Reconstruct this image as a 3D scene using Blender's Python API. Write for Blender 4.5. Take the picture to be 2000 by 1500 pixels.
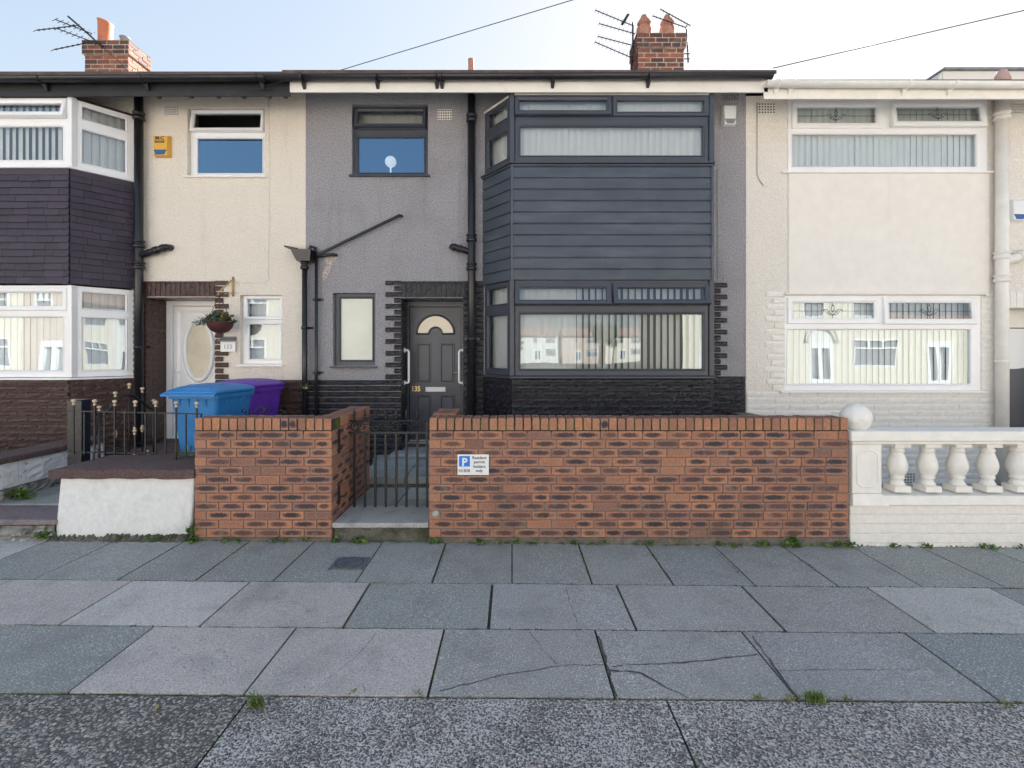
import bpy, math, random
from mathutils import Vector, Matrix
random.seed(7)
R = math.radians
sc = bpy.context.scene
for o in list(bpy.data.objects):
    bpy.data.objects.remove(o)

# ------------------------------------------------------------------ camera, sky, sun, exposure
F, HC = 960.0, 1.72                       # focal length in photo pixels, eye height
cam = bpy.data.cameras.new('camera')
cam.sensor_width = 36.0
cam.lens = F / 2000 * 36
cam.shift_y = -60 / 2000
cam.clip_start, cam.clip_end = 0.05, 600
camo = bpy.data.objects.new('camera', cam)
camo.location = (0, 0, HC)
camo.rotation_euler = (R(90), 0, 0)
sc.collection.objects.link(camo)
sc.camera = camo

SUN_EL, SUN_AZ = 32.6, 36.9               # the sun stands behind the houses, to the right
world = bpy.data.worlds.new('World')
sc.world = world
world.use_nodes = True
wn = world.node_tree
sky = wn.nodes.new('ShaderNodeTexSky')
sky.sky_type = 'NISHITA'
sky.sun_disc = False
sky.sun_elevation = R(SUN_EL)
sky.sun_rotation = R(SUN_AZ)
sky.air_density = 1.0
sky.dust_density = 1.0
sky.ozone_density = 1.0
def vmath(op, a, b):                      # soft shoulder: c / (1 + 0.6 c), a hazier, paler sky
    n = wn.nodes.new('ShaderNodeVectorMath'); n.operation = op
    for i, v in enumerate((a, b)):
        if isinstance(v, tuple): n.inputs[i].default_value = v
        else: wn.links.new(v, n.inputs[i])
    return n.outputs[0]
wn.links.new(vmath('MULTIPLY', (1.0, 1.0, 1.03), vmath('DIVIDE', sky.outputs[0], vmath('ADD', vmath('MULTIPLY', sky.outputs[0], (.60, .60, .60)), (1., 1., 1.)))), wn.nodes['Background'].inputs[0])
wn.nodes['Background'].inputs[1].default_value = 0.15

sun = bpy.data.lights.new('sun', 'SUN')
sun.energy = 5.0
sun.angle = R(0.5)
sun.color = (1.0, 0.95, 0.87)
suno = bpy.data.objects.new('sun', sun)
sd = Vector((math.sin(R(SUN_AZ)) * math.cos(R(SUN_EL)), math.cos(R(SUN_AZ)) * math.cos(R(SUN_EL)), math.sin(R(SUN_EL))))
suno.rotation_euler = sd.to_track_quat('Z', 'Y').to_euler()
suno.location = (10, 20, 20)
sc.collection.objects.link(suno)

sc.view_settings.view_transform = 'Standard'
sc.view_settings.look = 'None'
sc.view_settings.exposure = 2.45
sc.view_settings.gamma = 1.0
sc.cycles.max_bounces = 8
sc.cycles.diffuse_bounces = 5
sc.cycles.transparent_max_bounces = 16

# ------------------------------------------------------------------ measuring helpers
YH, YB, YW, YD, YF = 6.957, 6.44, 4.45, 7.35, 6.36     # house wall, bay front, garden wall, door, fascia
def PX(px, Y): return (px - 1000) * Y / F
def PZ(py, Y): return HC - (py - 690) * Y / F

# ------------------------------------------------------------------ materials
MATS = {}
def mat(name, col, rough=.6, metal=0.0, spec=.5, var=(0, 0), dirt=None, bump=None, bump2=None, attr=False, coat=0.0, speck=None):
    m = bpy.data.materials.new(name); m.use_nodes = True
    nt = m.node_tree; N = nt.nodes; L = nt.links
    b = N['Principled BSDF']
    b.inputs['Roughness'].default_value = rough
    b.inputs['Metallic'].default_value = metal
    b.inputs['Specular IOR Level'].default_value = spec
    b.inputs['Coat Weight'].default_value = coat
    tc = N.new('ShaderNodeTexCoord').outputs['Object']
    def noise(scale, detail=3, rough_=.6):
        n = N.new('ShaderNodeTexNoise'); n.inputs['Scale'].default_value = 1.0 if isinstance(scale, tuple) else scale
        n.inputs['Detail'].default_value = detail; n.inputs['Roughness'].default_value = rough_
        if isinstance(scale, tuple):
            mp = N.new('ShaderNodeMapping'); mp.inputs['Scale'].default_value = scale; L.new(tc, mp.inputs['Vector']); L.new(mp.outputs[0], n.inputs['Vector'])
        else: L.new(tc, n.inputs['Vector'])
        return n.outputs['Fac']
    def rng(src, a, b_, c, d):
        r = N.new('ShaderNodeMapRange'); r.inputs[1].default_value = a; r.inputs[2].default_value = b_
        r.inputs[3].default_value = c; r.inputs[4].default_value = d; L.new(src, r.inputs[0]); return r.outputs[0]
    def mix(fac, a, b_, mode='MIX'):
        x = N.new('ShaderNodeMix'); x.data_type = 'RGBA'; x.blend_type = mode
        for sock, v in ((x.inputs[0], fac), (x.inputs[6], a), (x.inputs[7], b_)):
            if hasattr(v, 'is_output') or isinstance(v, bpy.types.NodeSocket): L.new(v, sock)
            elif isinstance(v, (int, float)): sock.default_value = v
            else: sock.default_value = (*v[:3], 1)
        return x.outputs[2]
    c = None
    if attr:
        a = N.new('ShaderNodeAttribute'); a.attribute_name = 'Col'
        c = mix(1.0, a.outputs['Color'], col, 'MULTIPLY')
    else:
        r = N.new('ShaderNodeRGB'); r.outputs[0].default_value = (*col, 1); c = r.outputs[0]
    if var[1]:
        f = rng(noise(var[0], 2), .3, .7, 1 - var[1], 1 + var[1])
        cc = N.new('ShaderNodeCombineColor'); 
        for i in range(3): L.new(f, cc.inputs[i])
        c = mix(1.0, c, cc.outputs[0], 'MULTIPLY')
    if speck:   # (scale, colour, threshold, amount)
        for sp in (speck if isinstance(speck, list) else [speck]):
            f = rng(noise(sp[0], 1), sp[2], sp[2] + .06, 0, sp[3])
            c = mix(f, c, sp[1])
    if dirt:    # (scale, colour, lo, hi, amount)
        for d in (dirt if isinstance(dirt, list) else [dirt]):
            f = rng(noise(d[0], 5, .65), d[2], d[3], 0, d[4])
            c = mix(f, c, d[1])
    L.new(c, b.inputs['Base Color'])
    if bump:    # (scale, distance)
        h = noise(bump[0], 3, .6)
        bn = N.new('ShaderNodeBump'); bn.inputs['Distance'].default_value = bump[1]; bn.inputs['Strength'].default_value = 1
        L.new(h, bn.inputs['Height'])
        if bump2:
            h2 = noise(bump2[0], 2, .5)
            b2 = N.new('ShaderNodeBump'); b2.inputs['Distance'].default_value = bump2[1]
            L.new(h2, b2.inputs['Height']); L.new(b2.outputs[0], bn.inputs['Normal'])
        L.new(bn.outputs[0], b.inputs['Normal'])
    MATS[name] = m
    return m

mat('cream_dash', (.86, .79, .69), .85, var=(62, .13), bump=(60, .022), bump2=(24, .014), dirt=[(1.2, (.55, .46, .36), .60, .85, .35), ((5, 5, .5), (.50, .44, .36), .58, .8, .30)])
mat('grey_dash', (.37, .36, .385), .8, var=(66, .42), bump=(62, .026), bump2=(26, .014), dirt=[(1.0, (.15, .135, .14), .5, .8, .45), (3, (.46, .44, .44), .64, .8, .3), ((6, 6, .45), (.20, .185, .185), .56, .78, .40)])
mat('cream_dash_pale', (.82, .77, .71), .85, var=(62, .10), bump=(60, .018), bump2=(24, .012))
mat('cream_render', (.80, .76, .71), .75, var=(6, .03), bump=(40, .003), dirt=[(.9, (.68, .62, .57), .5, .8, .35), ((5, 5, .35), (.62, .57, .52), .60, .8, .25)])
mat('black_stone', (.021, .020, .026), .22, var=(25, .35), bump=(46, .014), dirt=(7, (.06, .045, .04), .62, .8, .5))
mat('brown_stone', (.074, .040, .033), .30, var=(25, .35), bump=(46, .014), dirt=(6, (.15, .085, .055), .56, .8, .5))
mat('cream_stone', (.81, .775, .725), .7, var=(25, .05), bump=(38, .005))
mat('white_pvc', (.86, .86, .87), .28, var=(3, .03))
mat('grey_pvc', (.056, .063, .082), .40, var=(3, .08), bump=(300, .0004))
mat('grey_board', (.058, .070, .092), .42, var=(2.5, .12), bump=(120, .0012), dirt=[((1.3, 1.3, 7), (.12, .14, .17), .48, .75, .55), ((6, 6, .6), (.10, .115, .14), .58, .75, .4), (30, (.16, .17, .19), .70, .76, .3)])
mat('slate', (.040, .029, .047), .5, attr=True, var=(30, .15), bump=(60, .004), dirt=(14, (.11, .085, .09), .66, .78, .35))
mat('black_pipe', (.016, .016, .02), .30, var=(8, .2), bump=(20, .003), dirt=(9, (.07, .05, .04), .64, .8, .4))
mat('iron', (.014, .013, .014), .42, bump=(90, .002), dirt=(12, (.06, .03, .02), .66, .8, .4))
mat('gold', (.58, .46, .32), .35, metal=.3, var=(40, .2))
mat('cream_paint', (.82, .79, .74), .45, var=(8, .05), bump=(25, .003))
mat('white_board', (.82, .79, .74), .45, var=(3, .04), dirt=(4, (.45, .36, .28), .6, .8, .4))
mat('black_board', (.020, .020, .024), .45, var=(6, .3), dirt=(5, (.09, .08, .08), .62, .8, .4))
mat('pale_mortar', (.55, .50, .43), .9, var=(30, .3), bump=(40, .01), dirt=(6, (.08, .07, .06), .5, .7, .6))
mat('faded_clay', (.52, .34, .29), .8, var=(10, .15))
mat('scuff', (.50, .42, .40), .9, var=(40, .4), bump=(40, .02))
mat('mortar', (.19, .15, .125), .9, var=(30, .3), bump=(60, .006), dirt=(6, (.04, .05, .02), .58, .75, .7))
mat('base_mortar', (.17, .145, .12), .9, var=(30, .2), bump=(30, .01), dirt=[(4, (.06, .065, .035), .45, .7, .8)])
mat('concrete', (.38, .375, .365), .85, var=(70, .25), bump=(60, .004), dirt=[(5, (.12, .12, .10), .52, .75, .7)])
mat('mossy_concrete', (.14, .135, .11), .9, var=(60, .3), bump=(35, .010), dirt=[(4.5, (.035, .038, .016), .46, .66, .85)], speck=(90, (.4, .4, .38), .70, .7))
mat('path_slab', (.33, .345, .335), .85, var=(60, .2), bump=(60, .003), attr=True, dirt=(3, (.10, .12, .09), .5, .75, .6))
mat('coping_brown', (.105, .068, .066), .85, var=(50, .35), bump=(45, .010), dirt=(5, (.20, .14, .13), .58, .8, .45))
mat('white_masonry', (.74, .74, .74), .75, var=(20, .05), bump=(18, .012), dirt=[(3.2, (.40, .41, .43), .50, .78, .55), (14, (.16, .15, .14), .70, .78, .7)])
mat('rubble', (.34, .33, .31), .9, var=(14, .4), bump=(14, .04), dirt=[(7, (.05, .052, .035), .42, .6, .92), (9, (.7, .7, .7), .62, .68, .75)])
mat('white_peeling', (.72, .73, .74), .8, var=(10, .1), bump=(16, .02), dirt=[(9, (.07, .075, .05), .58, .64, .9)])
mat('purple_step', (.22, .175, .185), .8, var=(40, .2), bump=(50, .004), dirt=(6, (.09, .08, .08), .55, .75, .7))
mat('terracotta', (.50, .16, .085), .7, var=(12, .12), bump=(20, .003))
mat('old_terracotta', (.42, .20, .14), .8, var=(10, .3), bump=(18, .01), dirt=(8, (.14, .10, .08), .5, .7, .6))
mat('roof_tile', (.10, .07, .06), .85, var=(9, .3), bump=(12, .02))
mat('lead', (.22, .23, .25), .5, var=(8, .2))
mat('door_grey', (.050, .057, .082), .34, var=(5, .12), bump=(200, .0006))
mat('white_gloss', (.82, .82, .82), .25)
mat('brass', (.62, .50, .30), .3, metal=.7)
mat('steel', (.55, .55, .56), .3, metal=.9)
mat('bin_blue', (.032, .215, .53), .42, var=(4, .10), bump=(220, .0008), dirt=(4, (.12, .2, .36), .62, .85, .25))
mat('bin_purple', (.135, .04, .42), .42, var=(4, .10), bump=(220, .0008), dirt=(4, (.2, .12, .34), .62, .85, .25))
mat('rubber', (.012, .012, .012), .7)
mat('joint', (.040, .040, .032), .95, var=(40, .4), bump=(50, .008), dirt=[(3.6, (.085, .115, .018), .46, .56, .9)])
mat('slab', (1, 1, 1), .80, attr=True, var=(85, .20), bump=(90, .005), dirt=[(2.4, (.17, .172, .165), .50, .80, .6), (.9, (.22, .205, .195), .5, .8, .45), (13, (.16, .155, .145), .62, .72, .35), (34, (.07, .07, .068), .74, .78, .6), (1.6, (.46, .45, .43), .60, .8, .3)],
    speck=[(120, (.74, .75, .73), .60, .75), (105, (.05, .05, .05), .62, .6)])
mat('crack', (.085, .08, .074), .95, var=(40, .4))
def pebble_mat(name, matrix, c0, c1, c2, scale, edge, depth):
    m = bpy.data.materials.new(name); m.use_nodes = True
    nt = m.node_tree; N = nt.nodes; L = nt.links; b = N['Principled BSDF']; b.inputs['Roughness'].default_value = .8
    tc = N.new('ShaderNodeTexCoord').outputs['Object']
    wob = N.new('ShaderNodeTexNoise'); wob.inputs['Scale'].default_value = 40; L.new(tc, wob.inputs['Vector'])
    ad = N.new('ShaderNodeMix'); ad.data_type = 'RGBA'; ad.blend_type = 'LINEAR_LIGHT'; ad.inputs[0].default_value = .012
    L.new(tc, ad.inputs[6]); L.new(wob.outputs['Color'], ad.inputs[7])
    v = N.new('ShaderNodeTexVoronoi'); v.feature = 'F1'; v.inputs['Scale'].default_value = scale; L.new(ad.outputs[2], v.inputs['Vector'])
    big = N.new('ShaderNodeTexNoise'); big.inputs['Scale'].default_value = 3.5; big.inputs['Detail'].default_value = 4; L.new(tc, big.inputs['Vector'])
    th = N.new('ShaderNodeMapRange'); th.inputs[1].default_value = .3; th.inputs[2].default_value = .7; th.inputs[3].default_value = edge - .07; th.inputs[4].default_value = edge + .13
    L.new(big.outputs['Fac'], th.inputs[0])
    sub = N.new('ShaderNodeMath'); sub.operation = 'SUBTRACT'; L.new(v.outputs['Distance'], sub.inputs[0]); L.new(th.outputs[0], sub.inputs[1])
    mk = N.new('ShaderNodeMapRange'); mk.inputs[1].default_value = -.03; mk.inputs[2].default_value = .06; L.new(sub.outputs[0], mk.inputs[0])
    sep = N.new('ShaderNodeSeparateColor'); L.new(v.outputs['Color'], sep.inputs[0])
    r = N.new('ShaderNodeValToRGB'); L.new(sep.outputs[0], r.inputs[0])
    e = r.color_ramp.elements; e[0].color = (*c0, 1); e[1].color = (*c1, 1); e[1].position = .72
    q = e.new(.93); q.color = (*c2, 1); r.color_ramp.interpolation = 'LINEAR'
    mx = N.new('ShaderNodeMix'); mx.data_type = 'RGBA'; L.new(mk.outputs[0], mx.inputs[0]); L.new(r.outputs[0], mx.inputs[6]); mx.inputs[7].default_value = (*matrix, 1)
    gr = N.new('ShaderNodeTexNoise'); gr.inputs['Scale'].default_value = 140; L.new(tc, gr.inputs['Vector'])
    gm = N.new('ShaderNodeMapRange'); gm.inputs[1].default_value = .3; gm.inputs[2].default_value = .7; gm.inputs[3].default_value = .7; gm.inputs[4].default_value = 1.3; L.new(gr.outputs['Fac'], gm.inputs[0])
    m2 = N.new('ShaderNodeVectorMath'); m2.operation = 'SCALE'; L.new(mx.outputs[2], m2.inputs[0]); L.new(gm.outputs[0], m2.inputs['Scale'])
    L.new(m2.outputs[0], b.inputs['Base Color'])
    bp = N.new('ShaderNodeBump'); bp.inputs['Distance'].default_value = depth; bp.invert = True; L.new(v.outputs['Distance'], bp.inputs['Height']); L.new(bp.outputs[0], b.inputs['Normal'])
    MATS[name] = m
pebble_mat('aggregate', (.54, .525, .51), (.055, .057, .064), (.20, .195, .19), (.36, .30, .26), 96, .53, .009)
pebble_mat('gravel', (.13, .125, .12), (.10, .095, .095), (.46, .45, .44), (.62, .53, .47), 68, .50, .020)
mat('asphalt', (.20, .195, .185), .9, var=(60, .3), bump=(80, .008))
mat('earth', (.055, .045, .035), .95, var=(20, .4), bump=(20, .02))
mat('room', (.16, .15, .145), .9)
mat('room_dark', (.08, .075, .075), .9)
mat('blind', (.86, .86, .85), .8, var=(3, .04))
mat('curtain', (.78, .76, .72), .85)
mat('leaf', (1, 1, 1), .55, attr=True)
mat('sign_white', (.80, .80, .80), .35)
mat('sign_blue', (.0, .20, .72), .35)
mat('ink', (.015, .015, .015), .5)
mat('alarm_yellow', (.72, .40, .05), .4)
mat('alarm_blue', (.03, .10, .30), .25)
mat('alarm_white', (.76, .77, .79), .35)
mat('alarm_grey', (.18, .20, .23), .3)
mat('basket', (.065, .018, .014), .7, var=(20, .2))
mat('ochre_iron', (.50, .32, .13), .6, var=(30, .3), dirt=(20, (.10, .05, .03), .55, .65, .8))
mat('cast_iron', (.12, .13, .155), .5, var=(30, .3), bump=(60, .003))
mat('wire', (.02, .02, .022), .6)
mat('wire_grey', (.16, .15, .15), .6)
mat('wire_pale', (.45, .43, .40), .6)
mat('frost', (.70, .72, .62), .25, bump=(160, .002), var=(3, .05))
mat('door_glass', (.66, .60, .46), .12, bump=(26, .012), var=(2.2, .16))
mat('fanlight', (.74, .66, .54), .08, var=(4, .06))  # cream of the mirrored houses opposite painted into the pane colour
mat('bark', (.10, .08, .06), .9)
mat('pink_wall', (.54, .43, .36), .9, var=(20, .1))
mat('opp_cream', (.70, .64, .53), .85, var=(20, .05))
mat('opp_white', (.74, .72, .68), .85)
mat('red_roof', (.27, .17, .14), .85, var=(8, .25))
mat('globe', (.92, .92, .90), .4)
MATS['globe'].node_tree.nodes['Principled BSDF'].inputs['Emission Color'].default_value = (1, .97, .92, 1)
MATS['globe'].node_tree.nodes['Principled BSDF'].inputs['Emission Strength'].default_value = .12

def glass_mat(name, boost, tint=(1, 1, 1), refl=(.80, .92, 1.0)):
    m = bpy.data.materials.new(name); m.use_nodes = True
    nt = m.node_tree; N = nt.nodes; L = nt.links
    N.remove(N['Principled BSDF'])
    t = N.new('ShaderNodeBsdfTransparent'); t.inputs[0].default_value = (*tint, 1)
    g = N.new('ShaderNodeBsdfGlossy'); g.inputs['Roughness'].default_value = .003; g.inputs[0].default_value = (*refl, 1)
    fr = N.new('ShaderNodeFresnel'); fr.inputs[0].default_value = 1.5
    mu = N.new('ShaderNodeMath'); mu.operation = 'MULTIPLY'; mu.inputs[1].default_value = boost; mu.use_clamp = True
    tc = N.new('ShaderNodeTexCoord'); no = N.new('ShaderNodeTexNoise'); no.inputs['Scale'].default_value = 1.6; no.inputs['Detail'].default_value = 0
    bp = N.new('ShaderNodeBump'); bp.inputs['Distance'].default_value = .004; bp.inputs['Strength'].default_value = .5
    L.new(tc.outputs['Object'], no.inputs['Vector']); L.new(no.outputs['Fac'], bp.inputs['Height'])
    L.new(bp.outputs[0], g.inputs['Normal'])
    mx = N.new('ShaderNodeMixShader')
    L.new(fr.outputs[0], mu.inputs[0]); L.new(mu.outputs[0], mx.inputs[0])
    L.new(t.outputs[0], mx.inputs[1]); L.new(g.outputs[0], mx.inputs[2])
    L.new(mx.outputs[0], N['Material Output'].inputs[0])
    MATS[name] = m
glass_mat('glass', 3.0, (.90, .92, .92))
glass_mat('sky_tint_glass', 8.0, (.80, .88, .95), (.36, .64, 1.0))  # deep blue of the mirrored sky put into the tint, reflection gain raised

def brick_mat(name, light, dark, smudge, joint_line=True):
    m = bpy.data.materials.new(name); m.use_nodes = True
    nt = m.node_tree; N = nt.nodes; L = nt.links
    b = N['Principled BSDF']; b.inputs['Roughness'].default_value = .82
    uv = N.new('ShaderNodeUVMap'); uv.uv_map = 'UVMap'
    sp = N.new('ShaderNodeSeparateXYZ'); L.new(uv.outputs[0], sp.inputs[0])
    at = N.new('ShaderNodeAttribute'); at.attribute_name = 'Col'
    sc_ = N.new('ShaderNodeSeparateColor'); L.new(at.outputs['Color'], sc_.inputs[0])
    tc = N.new('ShaderNodeTexCoord').outputs['Object']
    def math_(op, a, c=None, clamp=False):
        n = N.new('ShaderNodeMath'); n.operation = op; n.use_clamp = clamp
        for i, v in enumerate((a, c)):
            if v is None: continue
            if isinstance(v, (int, float)): n.inputs[i].default_value = v
            else: L.new(v, n.inputs[i])
        return n.outputs[0]
    def noise(s, d=3):
        n = N.new('ShaderNodeTexNoise'); n.inputs['Scale'].default_value = s; n.inputs['Detail'].default_value = d
        L.new(tc, n.inputs['Vector']); return n.outputs['Fac']
    def rng(src, a, b_, c, d):
        r = N.new('ShaderNodeMapRange'); r.inputs[1].default_value = a; r.inputs[2].default_value = b_
        r.inputs[3].default_value = c; r.inputs[4].default_value = d; L.new(src, r.inputs[0]); return r.outputs[0]
    def mix(fac, a, b_, mode='MIX'):
        x = N.new('ShaderNodeMix'); x.data_type = 'RGBA'; x.blend_type = mode
        for sock, v in ((x.inputs[0], fac), (x.inputs[6], a), (x.inputs[7], b_)):
            if isinstance(v, bpy.types.NodeSocket): L.new(v, sock)
            elif isinstance(v, (int, float)): sock.default_value = v
            else: sock.default_value = (*v[:3], 1)
        return x.outputs[2]
    c = mix(sc_.outputs[0], light, dark)
    f = rng(noise(55), .3, .7, .8, 1.2)
    cc = N.new('ShaderNodeCombineColor')
    for i in range(3): L.new(f, cc.inputs[i])
    c = mix(1.0, c, cc.outputs[0], 'MULTIPLY')
    # pale drag line round the edge of each brick
    du = math_('MINIMUM', sp.outputs[0], math_('SUBTRACT', 1.0, sp.outputs[0]))
    dv = math_('MINIMUM', sp.outputs[1], math_('SUBTRACT', 1.0, sp.outputs[1]))
    d = math_('MINIMUM', math_('MULTIPLY', du, .215), math_('MULTIPLY', dv, .073))
    ring = rng(math_('ABSOLUTE', math_('SUBTRACT', d, .009)), .0, .0045, .6, 0)
    c = mix(math_('MULTIPLY', ring, sc_.outputs[1], True), c, tuple(min(1, x * 1.5) for x in light))
    # burnt smudge in the middle
    eu = math_('DIVIDE', math_('SUBTRACT', sp.outputs[0], rng(sc_.outputs[2], 0, 1, .40, .60)), rng(sc_.outputs[0], 0, 1, .34, .48))
    ev = math_('DIVIDE', math_('SUBTRACT', sp.outputs[1], .5), .31)
    r2 = math_('ADD', math_('MULTIPLY', eu, eu), math_('MULTIPLY', ev, ev))
    r2 = math_('ADD', r2, math_('MULTIPLY', math_('SUBTRACT', noise(42, 4), .5), 2.2))
    sm = math_('MULTIPLY', rng(r2, 1.45, .45, 0, 1), sc_.outputs[1], True)
    c = mix(sm, c, smudge)
    c = mix(rng(sc_.outputs[2], .55, 1.0, 0, .30), c, (.20, .085, .07))
    pale = math_('MULTIPLY', rng(noise(7, 5), .60, .72, 0, .45), 1.0)
    c = mix(pale, c, (.30, .24, .20))
    so = rng(noise(2.2, 5), .50, .75, 0, .45)
    c = mix(so, c, (.10, .07, .06))
    L.new(c, b.inputs['Base Color'])
    bp = N.new('ShaderNodeBump'); bp.inputs['Distance'].default_value = .004
    L.new(noise(130, 3), bp.inputs['Height']); L.new(bp.outputs[0], b.inputs['Normal'])
    MATS[name] = m
brick_mat('garden_brick', (.43, .20, .115), (.24, .125, .10), (.034, .034, .044))
brick_mat('chimney_brick', (.34, .125, .07), (.075, .04, .036), (.035, .028, .03))

# ------------------------------------------------------------------ mesh builder
class MB:
    def __init__(s):
        s.v = []; s.f = []; s.mi = []; s.uv = []; s.col = []; s.sm = []
        s.T = None
    def P(s, p):
        p = Vector(p)
        return s.T(p) if callable(s.T) else (s.T @ p if s.T is not None else p)
    def face(s, pts, mi=0, col=(1, 1, 1), uv=None, sm=False):
        i = len(s.v)
        s.v.extend(s.P(p) for p in pts)
        s.f.append(tuple(range(i, i + len(pts)))); s.mi.append(mi); s.col.append(col); s.sm.append(sm)
        s.uv.append(uv or [(0, 0), (1, 0), (1, 1), (0, 1)][:len(pts)] if len(pts) <= 4 else [(0.5, 0.5)] * len(pts))
    def verts(s, pts):
        i = len(s.v); s.v.extend(s.P(p) for p in pts); return list(range(i, i + len(pts)))
    def idx(s, ids, mi=0, col=(1, 1, 1), sm=False):
        s.f.append(tuple(ids)); s.mi.append(mi); s.col.append(col); s.sm.append(sm)
        s.uv.append([(0, 0), (1, 0), (1, 1), (0, 1)][:len(ids)] if len(ids) <= 4 else [(.5, .5)] * len(ids))
    def box(s, x0, x1, y0, y1, z0, z1, mi=0, col=(1, 1, 1), skip=''):
        a = s.verts([(x0, y0, z0), (x1, y0, z0), (x1, y1, z0), (x0, y1, z0), (x0, y0, z1), (x1, y0, z1), (x1, y1, z1), (x0, y1, z1)])
        for k, q in (('f', (0, 1, 5, 4)), ('r', (1, 2, 6, 5)), ('b', (2, 3, 7, 6)), ('l', (3, 0, 4, 7)), ('t', (4, 5, 6, 7)), ('d', (3, 2, 1, 0))):
            if k not in skip: s.idx([a[i] for i in q], mi, col)
    def hexa(s, pts, mi=0, col=(1, 1, 1)):     # eight points, bottom ring then top ring
        a = s.verts(pts)
        for q in ((0, 1, 5, 4), (1, 2, 6, 5), (2, 3, 7, 6), (3, 0, 4, 7), (4, 5, 6, 7), (3, 2, 1, 0)):
            s.idx([a[i] for i in q], mi, col)
    def prism(s, poly, z0, z1, mi=0, col=(1, 1, 1)):   # counter-clockwise plan
        n = len(poly)
        a = s.verts([(p[0], p[1], z0) for p in poly] + [(p[0], p[1], z1) for p in poly])
        for i in range(n):
            j = (i + 1) % n; s.idx((a[i], a[j], a[n + j], a[n + i]), mi, col)
        s.idx(a[n:], mi, col); s.idx(a[:n][::-1], mi, col)
    def tube(s, pts, r, n=8, mi=0, col=(1, 1, 1), cap=True):
        pts = [Vector(p) for p in pts]; rings = []
        up = None
        for i, p in enumerate(pts):
            d = (pts[min(i + 1, len(pts) - 1)] - pts[max(i - 1, 0)]).normalized()
            ref = up if up is not None else (Vector((0, 0, 1)) if abs(d.z) < .9 else Vector((1, 0, 0)))
            a = (ref - d * ref.dot(d))
            if a.length < 1e-4: a = Vector((0, 1, 0)) - d * d.y
            a.normalize(); b = d.cross(a); up = a
            rr = r[i] if isinstance(r, (list, tuple)) else r
            rings.append(s.verts([p + a * (rr * math.cos(2 * math.pi * k / n)) + b * (rr * math.sin(2 * math.pi * k / n)) for k in range(n)]))
        for A, B in zip(rings, rings[1:]):
            for k in range(n):
                s.idx((A[k], A[(k + 1) % n], B[(k + 1) % n], B[k]), mi, col, True)
        if cap: s.idx(rings[0][::-1], mi, col); s.idx(rings[-1], mi, col)
    def lathe(s, c, prof, n=16, mi=0, col=(1, 1, 1), cap=True, sm=True, tilt=None):
        rings = []
        for (r, z) in prof:
            rings.append(s.verts([(c[0] + r * math.cos(2 * math.pi * k / n), c[1] + r * math.sin(2 * math.pi * k / n),
                                   c[2] + z + (tilt(r * math.cos(2 * math.pi * k / n), z) if tilt else 0)) for k in range(n)]))
        for A, B in zip(rings, rings[1:]):
            for k in range(n):
                s.idx((A[k], A[(k + 1) % n], B[(k + 1) % n], B[k]), mi, col, sm)
        if cap: s.idx(rings[0][::-1], mi, col); s.idx(rings[-1], mi, col)
    def ball(s, c, r, n=12, mi=0, sz=1.0, col=(1, 1, 1)):
        m = max(6, n // 2)
        s.lathe(c, [(max(1e-4, r * math.sin(math.pi * i / m)), -r * sz * math.cos(math.pi * i / m)) for i in range(m + 1)], n, mi, col)
    def holes(s, x0, x1, z0, z1, hs, yf, yb, mi=0, mir=None):   # slab with rectangular openings, front at yf
        mir = mi if mir is None else mir
        xs = sorted({x0, x1} | {min(max(h[k], x0), x1) for h in hs for k in (0, 1)})
        zs = sorted({z0, z1} | {min(max(h[k], z0), z1) for h in hs for k in (2, 3)})
        def solid(i, j):
            if i < 0 or j < 0 or i >= len(xs) - 1 or j >= len(zs) - 1: return False
            cx, cz = (xs[i] + xs[i + 1]) / 2, (zs[j] + zs[j + 1]) / 2
            return not any(h[0] < cx < h[1] and h[2] < cz < h[3] for h in hs)
        g = {}
        def V(i, j, y):
            if (i, j, y) not in g: g[(i, j, y)] = s.verts([(xs[i], y, zs[j])])[0]
            return g[(i, j, y)]
        for i in range(len(xs) - 1):
            for j in range(len(zs) - 1):
                if not solid(i, j): continue
                s.idx((V(i, j, yf), V(i + 1, j, yf), V(i + 1, j + 1, yf), V(i, j + 1, yf)), mi)
                s.idx((V(i + 1, j, yb), V(i, j, yb), V(i, j + 1, yb), V(i + 1, j + 1, yb)), mi)
                if not solid(i - 1, j): s.idx((V(i, j, yb), V(i, j, yf), V(i, j + 1, yf), V(i, j + 1, yb)), mir)
                if not solid(i + 1, j): s.idx((V(i + 1, j, yf), V(i + 1, j, yb), V(i + 1, j + 1, yb), V(i + 1, j + 1, yf)), mir)
                if not solid(i, j - 1): s.idx((V(i, j, yb), V(i + 1, j, yb), V(i + 1, j, yf), V(i, j, yf)), mir)
                if not solid(i, j + 1): s.idx((V(i, j + 1, yf), V(i + 1, j + 1, yf), V(i + 1, j + 1, yb), V(i, j + 1, yb)), mir)
    def text(s, txt, size, o, u=(1, 0, 0), w=(0, 0, 1), mi=0, align='LEFT', squash=1.0, bold=0.0):
        cu = bpy.data.curves.new('t', 'FONT'); cu.body = txt; cu.size = size; cu.align_x = align; cu.resolution_u = 3; cu.offset = bold
        ob = bpy.data.objects.new('t', cu); sc.collection.objects.link(ob)
        me = bpy.data.meshes.new_from_object(ob.evaluated_get(bpy.context.evaluated_depsgraph_get()))
        o, u, w = Vector(o), Vector(u), Vector(w)
        ids = s.verts([o + u * (v.co.x * squash) + w * v.co.y for v in me.vertices])
        for p in me.polygons: s.idx([ids[i] for i in p.vertices], mi)
        bpy.data.objects.remove(ob); bpy.data.curves.remove(cu); bpy.data.meshes.remove(me)
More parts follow.
